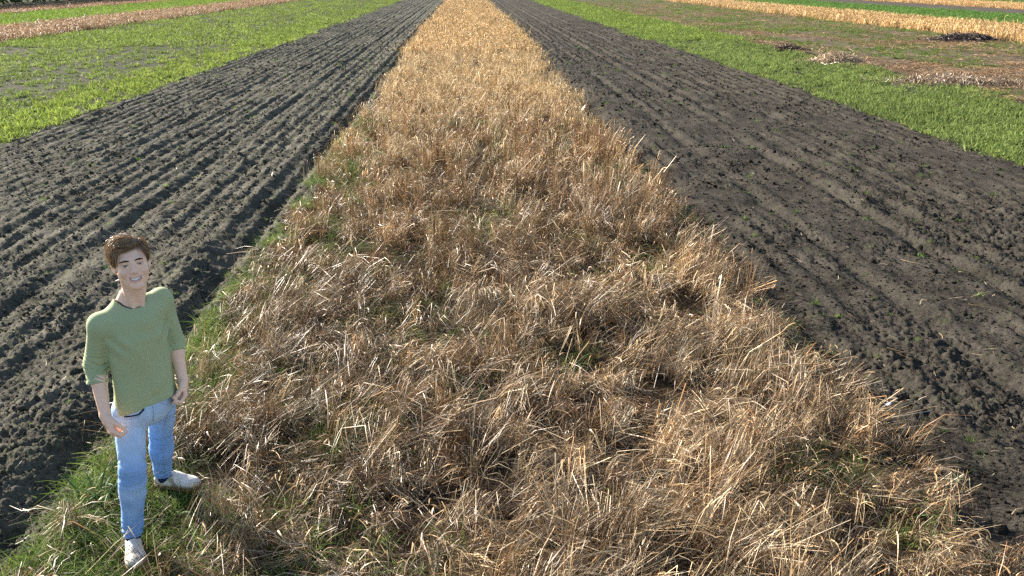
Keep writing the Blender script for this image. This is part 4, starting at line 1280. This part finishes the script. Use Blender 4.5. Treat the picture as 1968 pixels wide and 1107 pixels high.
def build_sweater():
    F = Field(np.arange(-2.12, -1.56, 0.005), np.arange(4.26, 4.82, 0.005), np.arange(0.84, 1.56, 0.005))
    tor = torso_fn(0.0)
    def fn(X, Y, Z):
        l, f, _ = TF.to(X, Y, Z)
        d = tor(X, Y, Z)
        folds = (vnoise3(l * 9 + 2, f * 7, Z * 4.0, 31) - 0.5) * 0.024 + (vnoise3(l * 6, f * 6, Z * 16 - l * 14, 33) - 0.5) * 0.016 * smooth(1.2, 0.95, Z) + (vnoise3(l * 22, f * 16, Z * 7 + l * 9, 32) - 0.5) * 0.008
        pull = 0.006 * np.sin((Z * 1.0 + l * 1.4) * 60) * np.exp(-(((l + 0.13) / 0.06) ** 2 + ((Z - 1.28) / 0.07) ** 2))
        pull = pull + 0.006 * np.sin((Z * 1.0 - l * 1.4) * 60) * np.exp(-(((l - 0.13) / 0.06) ** 2 + ((Z - 1.30) / 0.07) ** 2))
        hem = 0.893 + 0.16 * l + 0.006 * np.sin(l * 18 + 1) + 0.016 * smooth(0.0, 0.1, f)
        rib = 0.003 * smooth(hem + 0.035, hem + 0.028, Z)
        return np.maximum(d - folds * smooth(1.45, 1.3, Z) - pull - rib, hem - Z)
    F.add(fn, T_LO, T_HI, 0.001)
    for s_ in ('Rs', 'Ls'):
        F.cone(J['neck'] + np.array([0, 0, -0.055]), J[s_], 0.066, 0.054, 0.035)
        F.cone(J['neck'] + TF.f * 0.04 + np.array([0, 0, -0.10]), J[s_] + np.array([0, 0, -0.03]), 0.058, 0.052, 0.04)
    sleeve(F, 'Rs', 'Re', 'Rc', 0.057, 0.054, 0.047, 41)
    sleeve(F, 'Ls', 'Le', 'Lc', 0.056, 0.052, 0.046, 42)
    F.cut(neck_cut(0.0, 0.004, 0.080, 0.080, 1.36), T_LO, T_HI + np.array([0, 0, 0.1]), 0.006)
    V, Q = F.mesh()
    return link('sweater', make_mesh('sweater', V - PO, Q, None, True), man, M_knit), F
sweater, sweaterF = build_sweater()

# ---- jeans
def build_jeans():
    F = Field(np.arange(-2.05, -1.60, 0.005), np.arange(4.28, 5.10, 0.005), np.arange(0.09, 1.02, 0.005))
    wr = lambda X, Y, Z, s: (vnoise3(X * 14, Y * 14, Z * 24, s) - 0.5)
    def pel(X, Y, Z):
        l, f, _ = TF.to(X, Y, Z)
        return np.maximum(ell(l + 0.005, f, Z, (0, -0.005, 0.90), (0.158, 0.112, 0.15)), Z - 0.985)
    F.add(pel, (-2.0, 4.35, 0.74), (-1.62, 4.75, 1.0), 0.01)
    for h_, k_, a_, rr, sd, bot in (('Rh', 'Rk', 'Ra', (0.088, 0.069, 0.054), 51, 0.105), ('Lh', 'Lk', 'La', (0.086, 0.064, 0.053), 52, 0.148)):
        a, b, c = J[h_], J[k_], J[a_]
        for p, q, r0, r1 in ((a, b, rr[0], rr[1]), (b, c, rr[1], rr[2])):
            ax = (q - p) / np.linalg.norm(q - p)
            low = p is b
            def fn(X, Y, Z):
                d = cone_fn(X, Y, Z, p, q, r0, r1)
                s = ((X - p[0]) * ax[0] + (Y - p[1]) * ax[1] + (Z - p[2]) * ax[2]) / np.linalg.norm(q - p)
                sidew = (X - p[0]) * 25 + (Y - p[1]) * 12
                if low:
                    amp = 0.006 * smooth(0.40, 0.0, s) + 0.010 * smooth(0.5, 1.0, s)
                    wv = np.abs(np.sin(s * 24 + sidew * 0.8 + 5 * wr(X, Y, Z, sd))) - 0.5
                    calf = 0.010 * np.exp(-((s - 0.3) / 0.22) ** 2)
                else:
                    amp = 0.007 * smooth(0.55, 1.0, s) + 0.007 * smooth(0.4, 0.0, s)
                    wv = np.abs(np.sin(s * 16 - sidew + 6 * wr(X, Y, Z, sd))) - 0.5
                    calf = 0.0
                d = d - amp * wv - 0.008 * wr(X, Y, Z, sd + 5) - calf
                return np.maximum(d, bot + 0.05 * wr(X, Y, Z * 0.2, sd + 9) * 0.3 - Z)
            F.add(fn, np.minimum(p, q) - r0 - 0.02, np.maximum(p, q) + r0 + 0.02, 0.03 if not low else 0.012)
    V, Q = F.mesh()
    X, Y, Z = V.T
    l, f, _ = TF.to(X, Y, Z)
    n1 = vnoise3(X * 8, Y * 8, Z * 5, 61); n2 = vnoise3(X * 40, Y * 40, Z * 14, 62)
    fade = smooth(0.50, 0.72, Z) * (0.55 + 0.45 * smooth(-0.02, 0.06, f)) * (0.6 + 0.5 * n1)
    knee = np.exp(-((Z - 0.42) / 0.06) ** 2) * 0.5 + np.exp(-((Z - 0.30) / 0.05) ** 2) * 0.25
    w = np.clip(fade + knee * smooth(-0.05, 0.03, f + 0.02) + 0.08 * (n2 - 0.5), 0, 1)[:, None]
    C = np.array([0.17, 0.32, 0.62]) * (1 - w) + np.array([0.41, 0.55, 0.76]) * w
    C = C * (0.95 + 0.1 * n2[:, None])
    j = link('jeans', make_mesh('jeans', V - PO, Q, C, True), man, M_denim)
    return j, F
jeans, jeansF = build_jeans()

def tube(name, pts, rad, mat, parent, sides=6, closed=False):
    P = np.asarray(pts, float); n = len(P)
    T = np.gradient(P, axis=0); T /= np.linalg.norm(T, axis=1, keepdims=True) + 1e-9
    ref = np.where(np.abs(T[:, 2:3]) > 0.9, np.array([[1.0, 0, 0]]), np.array([[0, 0, 1.0]]))
    A = np.cross(T, ref); A /= np.linalg.norm(A, axis=1, keepdims=True) + 1e-9
    B = np.cross(T, A)
    th = np.linspace(0, 2 * np.pi, sides, endpoint=False)
    rad = np.broadcast_to(rad, (n,))
    V = (P[:, None] + rad[:, None, None] * (np.cos(th)[None, :, None] * A[:, None] + np.sin(th)[None, :, None] * B[:, None])).reshape(-1, 3)
    Fq = [(i * sides + j, i * sides + (j + 1) % sides, (i + 1) * sides + (j + 1) % sides, (i + 1) * sides + j) for i in range(n - 1) for j in range(sides)]
    return link(name, make_mesh(name, V, np.array(Fq), None, True), parent, mat)

def neck_ring(rl, rf, l0, f0, dz, grow):
    """a ring round the neck lying on the top of the sweater"""
    th = np.linspace(0, 2 * np.pi, 73)
    pts = []
    for t in th:
        p = TF.pt(l0 + rl * math.cos(t), f0 + rf * math.sin(t), 0.0)
        q = TF.pt(l0 + rl * grow * math.cos(t), f0 + rf * grow * math.sin(t), 0.0)
        i, j = np.searchsorted(sweaterF.ax[0], q[0]), np.searchsorted(sweaterF.ax[1], q[1])
        inside = np.nonzero(sweaterF.D[i, j] < 0)[0]
        pts.append((p[0], p[1], sweaterF.ax[2][inside[-1]] + dz))
    P = np.array(pts)
    for _ in range(22):
        z = P[:-1, 2]
        P[:-1, 2] = (np.roll(z, 1) + 2 * z + np.roll(z, -1)) / 4
        P[-1] = P[0]
    return P
tube('collar', neck_ring(0.081, 0.079, 0.0, 0.004, 0.001, 1.14) - PO, 0.0075, M_knit, sweater, 8)
tube('undershirt', neck_ring(0.0755, 0.073, 0.002, 0.003, -0.002, 1.2) - PO, 0.0068, M_under, man, 8)

def seam(pts, n=40, name='seam', rad=0.0016, mat=None, off=0.0005):
    pts = np.array(pts, float)
    t = np.linspace(0, len(pts) - 1, n)
    P = np.stack([np.interp(t, np.arange(len(pts)), pts[:, i]) for i in range(3)], -1)
    P = snap(jeansF, P, off)
    P[1:-1] = (P[:-2] + P[1:-1] * 2 + P[2:]) / 4
    tube(name, P - PO, rad, mat or M_seam, jeans)
seam([J['Lh'] + TF.f * 0.10 - TF.l * 0.0, J['Lk'] + TF.f * 0.08 - TF.l * 0.02, J['La'] + TF.f * 0.07 - TF.l * 0.01 + np.array([0, 0, 0.04])])
seam([TF.pt(0.0, 0.12, 0.90), TF.pt(0.0, 0.12, 0.84), TF.pt(-0.002, 0.10, 0.79)], 16)
seam([TF.pt(-0.050, 0.13, 0.905), TF.pt(-0.085, 0.12, 0.872), TF.pt(-0.15, 0.07, 0.868)], 20, 'pocket', 0.0042, M_pocket, 0.0)
seam([TF.pt(-0.050, 0.13, 0.895), TF.pt(-0.088, 0.12, 0.858), TF.pt(-0.15, 0.07, 0.852)], 20, 'pocket_seam')
seam([TF.pt(0.055, 0.12, 0.905), TF.pt(0.095, 0.11, 0.875), TF.pt(0.15, 0.06, 0.872)], 20, 'pocket_seam')

# ---- clogs and socks
def build_clog(heel, toe, z0, ankle, seed):
    heel, toe = np.array(heel), np.array(toe)
    fw = np.array([*(toe - heel), 0.0]); fw /= np.linalg.norm(fw)
    FR = Frame((heel[0], heel[1], z0), fw, (0, 0, 1))
    lo = np.array([min(heel[0], toe[0]) - 0.09, min(heel[1], toe[1]) - 0.09, z0 - 0.01]); hi = np.array([max(heel[0], toe[0]) + 0.09, max(heel[1], toe[1]) + 0.09, z0 + 0.17])
    F = Field(*[np.arange(a - 0.02, b + 0.02, 0.004) for a, b in zip(lo, hi)])
    def A(fn, k, cut=False):
        (F.cut if cut else F.add)(lambda X, Y, Z: fn(*FR.to(X, Y, Z)), lo, hi, k)
    A(lambda l, s, z: ell(l, s, z, (0, 0.058, 0.050), (0.043, 0.066, 0.056)), 0.01)
    A(lambda l, s, z: ell(l, s, z, (0, 0.135, 0.044), (0.047, 0.095, 0.060)), 0.02)
    A(lambda l, s, z: ell(l, s, z, (0, 0.212, 0.036), (0.056, 0.086, 0.042)), 0.02)
    A(lambda l, s, z: cone_fn(l, s, z, np.array([0, 0.125, 0.095]), np.array([0, 0.19, 0.070]), 0.016, 0.014), 0.02)
    A(lambda l, s, z: z - 0.016, 0.004, True)
    A(lambda l, s, z: np.maximum(ell(l, s, z, (0, 0.062, 0.11), (0.0385, 0.064, 0.075)), 0.035 - z), 0.004, True)
    # creases over the instep
    A(lambda l, s, z: cone_fn(l, s, z, np.array([-0.04, 0.183, 0.078]), np.array([0.045, 0.198, 0.074]), 0.0022, 0.0022), 0.006, True)
    A(lambda l, s, z: cone_fn(l, s, z, np.array([-0.02, 0.168, 0.093]), np.array([0.035, 0.172, 0.088]), 0.002, 0.002), 0.006, True)
    V, Q = F.mesh()
    l, s, z = FR.to(*V.T)
    n1 = vnoise3(V[:, 0] * 22, V[:, 1] * 22, V[:, 2] * 22, seed); n2 = vnoise3(V[:, 0] * 70, V[:, 1] * 70, V[:, 2] * 70, seed + 1)
    dirt = np.clip(smooth(0.50, 0.78, n1 * 0.6 + n2 * 0.4) * 0.75 + smooth(0.055, 0.018, z) * (0.2 + 0.8 * n1), 0, 0.9)[:, None]
    C = np.array([0.68, 0.63, 0.57]) * (1 - dirt) + np.array([0.24, 0.17, 0.115]) * dirt
    c = link('clog', make_mesh('clog', V - PO, Q, C, True), man, M_clog)
    # sole
    ts = np.linspace(0, 1, 40)
    out = []
    half = np.interp(ts, [0, 0.03, 0.1, 0.3, 0.5, 0.75, 0.9, 0.97, 1], [0.0, 0.022, 0.038, 0.043, 0.046, 0.054, 0.046, 0.026, 0.0])
    ring = [(h, t * 0.302 - 0.006) for t, h in zip(ts, half)] + [(-h, t * 0.302 - 0.006) for t, h in zip(ts[-2:0:-1], half[-2:0:-1])]
    bm = bmesh.new()
    for zz, g in ((-0.004, 0.97), (0.002, 1.03), (0.016, 1.05), (0.020, 1.0)):
        out.append([bm.verts.new(FR.pt(a * g, 0.145 + (b - 0.145) * g, zz) - PO) for a, b in ring])
    for r0, r1 in zip(out[:-1], out[1:]):
        for i in range(len(r0)):
            bm.faces.new((r0[i], r0[(i + 1) % len(r0)], r1[(i + 1) % len(r0)], r1[i]))
    bm.faces.new(out[-1]); bm.faces.new(out[0][::-1])
    me = bpy.data.meshes.new('sole'); bm.to_mesh(me); bm.free()
    link('sole', me, c, M_sole)
    a = np.array(ankle)
    b = FR.pt(0, 0.062, 0.045)
    S = Field(*[np.arange(q - 0.07, w + 0.07, 0.005) for q, w in zip(np.minimum(a, b), np.maximum(a, b))])
    S.cone(a + (b - a) * -0.2, b, 0.046, 0.040, 0.01)
    V, Q = S.mesh()
    link('sock', make_mesh('sock', V - PO, Q, None, True), man, M_sock)
build_clog((-1.985, 4.485), (-1.872, 4.215), 0.005, J['Ra'], 91)
build_clog((-2.025, 5.035), (-1.73, 4.985), 0.055, J['La'], 95)
# ------------------------------------------------------------------ heaps on the trampled ground, tussocks, stalks, scrap
def heap(name, x, y, length, width, height, n, pal, wid, seed, label, az=0.0, stray=0.2, cat='heap'):
    """a pile of long dry stems thrown over one another"""
    r = rng(seed)
    t = r.uniform(0, 2 * np.pi, n); q = np.sqrt(r.random(n)) * np.where(r.random(n) < 0.25, r.uniform(1.0, 1.9, n), 1.0)
    a, b = q * np.cos(t), q * np.sin(t)
    hz = height * np.clip(1 - q ** 2, 0, 1) * (0.35 + 0.65 * r.random(n)) * (0.75 + 0.5 * vnoise(a * 2.5 + 5, b * 2.5, seed))
    ca, sa = math.cos(az), math.sin(az)
    px, py = (a * length * ca - b * width * sa), (a * length * sa + b * width * ca)
    ln = r.uniform(0.25, 0.8, n) * (0.5 + 0.5 * height / 0.4)
    d = r.uniform(0, 2 * np.pi, n)
    k = 5
    s = np.linspace(-0.5, 0.5, k)
    P = np.zeros((n, k, 3))
    P[:, :, 0] = px[:, None] + np.cos(d)[:, None] * ln[:, None] * s
    P[:, :, 1] = py[:, None] + np.sin(d)[:, None] * ln[:, None] * s
    la, lb = (P[:, :, 0] * ca + P[:, :, 1] * sa) / length, (-P[:, :, 0] * sa + P[:, :, 1] * ca) / width
    prof = np.clip(1 - (la ** 2 + lb ** 2), 0, 1)
    base = hz[:, None] * (0.35 + 0.65 * prof / np.maximum(prof[:, 2:3], 0.15))
    P[:, :, 2] = np.clip(base, 0, height * 1.25) + 0.02 + r.normal(0, 0.02, (n, k)) + np.where(r.random((n, 1)) < stray, np.abs(s)[None] * 0.35 * r.random((n, 1)), 0)
    P[:, :, 2] = np.maximum(P[:, :, 2], 0.01)
    pal = np.array(pal)
    c = pal[r.integers(0, len(pal), n)] * r.uniform(0.65, 1.2, (n, 1))
    o = link(name, make_mesh(name, *ribbons(P, r.uniform(0.6, 1.4, n) * wid, c, seed=seed + 1, taper=0.6, flat=1.0)), mat=M_straw)
    o.location = (x, y, 0.0)
    return tag(o, label, cat)

BROWN = [(0.10, 0.065, 0.045), (0.055, 0.038, 0.03), (0.15, 0.10, 0.075), (0.04, 0.03, 0.026)]
TAN = [(0.52, 0.38, 0.24), (0.40, 0.28, 0.17), (0.60, 0.48, 0.34), (0.28, 0.18, 0.11)]
heap('brush_heap', 26.2, 47.0, 1.8, 0.9, 0.36, 1700, BROWN, 0.03, 201, 'dark brown heap of brushwood beside the golden straw strip', 0.1)
heap('straw_heap', 14.55, 35.0, 1.0, 0.7, 0.34, 1300, TAN, 0.016, 203, 'rounded pale straw heap at the edge of the right green strip', 0.0)
heap('straw_heap', 15.25, 27.3, 2.0, 0.9, 0.20, 2500, TAN + BROWN[:3], 0.014, 205, 'flattened brown and tan heap of stems with loose pale stalks, nearest on the right', -0.15, 0.35)
heap('brush_heap', 14.7, 41.0, 0.7, 0.5, 0.22, 500, BROWN + [(0.30, 0.17, 0.09)], 0.022, 207, 'small dark brown heap left of the rounded straw heap', 0.0)

def tussock(x, y, n, h, seed, label, pal, width, spread, fall):
    r = rng(seed)
    e_ = link('grass_tussock', None)
    e_.location = (x, y, 0.0)
    tag(e_, label, 'grass')
    for i in range(n):
        a = r.uniform(0, 2 * np.pi); el = math.radians(r.uniform(48, 85)); ln = h * r.uniform(0.6, 1.15)
        b = np.array([r.normal(0, spread), r.normal(0, spread), -0.02])
        t = np.linspace(0, 1, 7)[:, None]
        d = np.array([math.cos(el) * math.cos(a), math.cos(el) * math.sin(a), math.sin(el)])
        dr = fall * r.uniform(0.4, 1.2) * ln * t[:, 0] ** 2.2
        P = b + d * ln * t
        P[:, 2] -= dr; P[:, 0] += math.cos(a) * dr * 0.7; P[:, 1] += math.sin(a) * dr * 0.7
        P[:, 2] = np.maximum(P[:, 2], 0.0)
        # folded blade: midrib lower than the two edges
        T = np.gradient(P, axis=0); T /= np.linalg.norm(T, axis=1, keepdims=True)
        S = np.cross(T, np.array([0.3 * r.normal(), 0.3 * r.normal(), 1.0])); S /= np.linalg.norm(S, axis=1, keepdims=True)
        U = np.cross(S, T)
        w = width * r.uniform(0.7, 1.2) * np.interp(t[:, 0], [0, 0.3, 0.7, 1.0], [0.7, 1.0, 0.75, 0.06])[:, None]
        V = np.stack([P - S * w + U * w * 0.35, P, P + S * w + U * w * 0.35], 1).reshape(-1, 3)
        F = [(3 * q + j, 3 * q + j + 1, 3 * q + j + 4, 3 * q + j + 3) for q in range(6) for j in (0, 1)]
        c = np.tile(np.array(pal[r.integers(0, len(pal))]) * r.uniform(0.75, 1.2), (len(V), 1))
        link('blade', make_mesh('blade', V, np.array(F), c, True), e_, M_grass)
    return e_
DARKG = [(0.06, 0.12, 0.035), (0.09, 0.16, 0.045), (0.05, 0.095, 0.035), (0.13, 0.20, 0.05)]
tussock(-2.25, 4.93, 46, 0.34, 211, 'dark green broad bladed grass tussock left of the person', DARKG, 0.0075, 0.085, 0.55)
tussock(2.12, 9.25, 30, 0.26, 213, 'bright green grass tussock in the hollow near the right straw edge', [(0.16, 0.27, 0.05), (0.22, 0.33, 0.07)], 0.006, 0.07, 0.4)
tussock(-1.86, 4.78, 16, 0.24, 215, 'thin green grass tussock between the two white clogs', [(0.12, 0.19, 0.04), (0.20, 0.25, 0.07)], 0.0045, 0.05, 0.9)
tussock(2.72, 4.45, 34, 0.22, 217, 'green grass tussock at the lower right end of the straw', [(0.10, 0.19, 0.04), (0.15, 0.24, 0.05)], 0.0045, 0.09, 0.7)

def dome(x, y, seed, n=420, rad=0.30, h=0.30):
    """a tuft of straw combed over into a dome"""
    r = rng(seed)
    a = math.radians(-80) + r.normal(0, 0.75, n)
    b = np.stack([r.normal(0, 0.06, n), 0.12 + r.normal(0, 0.05, n), np.zeros(n)], -1)
    t = np.linspace(0, 1, 7)
    ln = rad * r.uniform(0.7, 1.5, n)
    P = np.zeros((n, 7, 3))
    out = ln[:, None] * t ** 0.9
    P[:, :, 0] = b[:, 0:1] + np.cos(a)[:, None] * out
    P[:, :, 1] = b[:, 1:2] + np.sin(a)[:, None] * out
    P[:, :, 2] = h * r.uniform(0.6, 1.1, n)[:, None] * np.sin(np.clip(t * 0.93 + 0.08, 0, 1) * np.pi) ** 0.75 - 0.02
    c = STRAW[r.choice([0, 1, 3, 5, 2], n)] * r.uniform(0.6, 1.05, (n, 1))
    o = link('straw_tuft', make_mesh('straw_tuft', *ribbons(P, r.uniform(0.003, 0.006, n), c, seed=seed + 1, taper=0.5, flat=0.7)), mat=M_straw)
    o.location = (x, y, 0)
    return tag(o, 'dome of straw combed over towards the viewer, in the middle of the strip', 'straw')
dome(0.12, 8.05, 221)

# a few stalks that lie singly on the bare soil to the right
def stalk(x, y, ln, az, bend, rad, seed):
    r = rng(seed)
    t = np.linspace(-0.5, 0.5, 9)
    P = np.stack([np.cos(az) * ln * t - np.sin(az) * bend * (t ** 2 - 0.08), np.sin(az) * ln * t + np.cos(az) * bend * (t ** 2 - 0.08), np.zeros(9)], -1)
    P[:, 2] = h_right(P[:, 0] + x, P[:, 1] + y)
    P[:, 2] = np.maximum(np.linspace(P[0, 2], P[-1, 2], 9), P[:, 2].max() * 0.85) + 0.008
    th = np.linspace(0, 2 * np.pi, 6, endpoint=False)
    T = np.gradient(P, axis=0); T /= np.linalg.norm(T, axis=1, keepdims=True)
    A = np.cross(T, [0, 0, 1.0]); A /= np.linalg.norm(A, axis=1, keepdims=True); B = np.cross(T, A)
    rr = rad * np.linspace(1.0, 0.6, 9) * (1 + 0.25 * (np.arange(9) % 4 == 2))
    V = (P[:, None] + rr[:, None, None] * (np.cos(th)[None, :, None] * A[:, None] + np.sin(th)[None, :, None] * B[:, None])).reshape(-1, 3)
    F = np.array([(i * 6 + j, i * 6 + (j + 1) % 6, (i + 1) * 6 + (j + 1) % 6, (i + 1) * 6 + j) for i in range(8) for j in range(6)])
    c = np.tile(STRAW[r.integers(0, 4)] * 0.8, (len(V), 1))
    o = link('straw_stalk', make_mesh('straw_stalk', V, F, c, True), mat=M_straw)
    o.location = (x, y, 0)
    return tag(o, 'single dry stalk lying loose on the bare soil to the right of the straw', 'stalk', 'loose stalks on the right soil')
STALK_LABELS = ('long pale stalk lying farthest back on the right soil, bent in an arc', 'straight tan stalk in the middle of the right soil', 'curved stalk just right of the straight tan one on the soil', 'long thin stalk lying level on the right soil near the green strip', 'short upright leaning stalk bit low on the right soil', 'pale stalk on the right soil close to the straw edge', 'thin stalk on the right soil near the frame edge, lower one', 'bowed stalk on the right soil left of the straight tan one', 'short stalk on the right soil near the frame edge, upper one')
for i, (u_, v_, ln, az, bend) in enumerate(((1582, 346, 0.36, -0.5, 0.08), (1748, 505, 0.22, -0.9, 0.03), (1790, 530, 0.18, 0.6, 0.06), (1858, 372, 0.30, 0.25, 0.05), (1810, 645, 0.14, 1.3, 0.04), (1725, 680, 0.20, -0.8, 0.03),
                                            (1880, 595, 0.20, -0.7, 0.05), (1650, 565, 0.20, 0.35, 0.06), (1905, 485, 0.16, -0.9, 0.02))):
    # ground place of these, from their direction as seen in the photograph
    vx, vy = (u_ - 984) / 1700.0, -(v_ - 553.5) / 1700.0
    th_, yw_ = math.radians(19.335), math.radians(2.8916)
    fx, fy, fz = vx, math.cos(th_) + vy * math.sin(th_), -math.sin(th_) + vy * math.cos(th_)
    t_ = CAM_H / -fz
    stalk((fx * math.cos(yw_) + fy * math.sin(yw_)) * t_, (-fx * math.sin(yw_) + fy * math.cos(yw_)) * t_, ln, az, bend, 0.0042, 230 + i)['label'] = STALK_LABELS[i]

# a scrap of bluish white plastic by the straw edge
def scrap():
    n = 7
    X, Y = np.meshgrid(np.linspace(-0.03, 0.03, n), np.linspace(-0.012, 0.012, 4))
    Z = 0.010 * np.sin(X * 90) * np.cos(Y * 60) + 0.012
    V = np.stack([X, Y, Z], -1).reshape(-1, 3)
    V2 = V - np.array([0, 0, 0.0015])
    i = np.arange(n * 4).reshape(4, n)
    F = np.stack([i[:-1, :-1], i[:-1, 1:], i[1:, 1:], i[1:, :-1]], -1).reshape(-1, 4)
    o = link('plastic_scrap', make_mesh('plastic_scrap', np.concatenate([V, V2]), np.concatenate([F, F[:, ::-1] + n * 4]), None, True), mat=plain_material('pale plastic', (0.62, 0.68, 0.80), 0.35, 0.5))
    o.location = (3.28, 6.13, float(h_right(np.array([3.28]), np.array([6.13]))[0]) + 0.02)
    o.rotation_euler = (0.2, 0.15, 0.3)
    tag(o, 'tiny crumpled bluish white plastic scrap on the soil by the straw', 'scrap')
scrap()
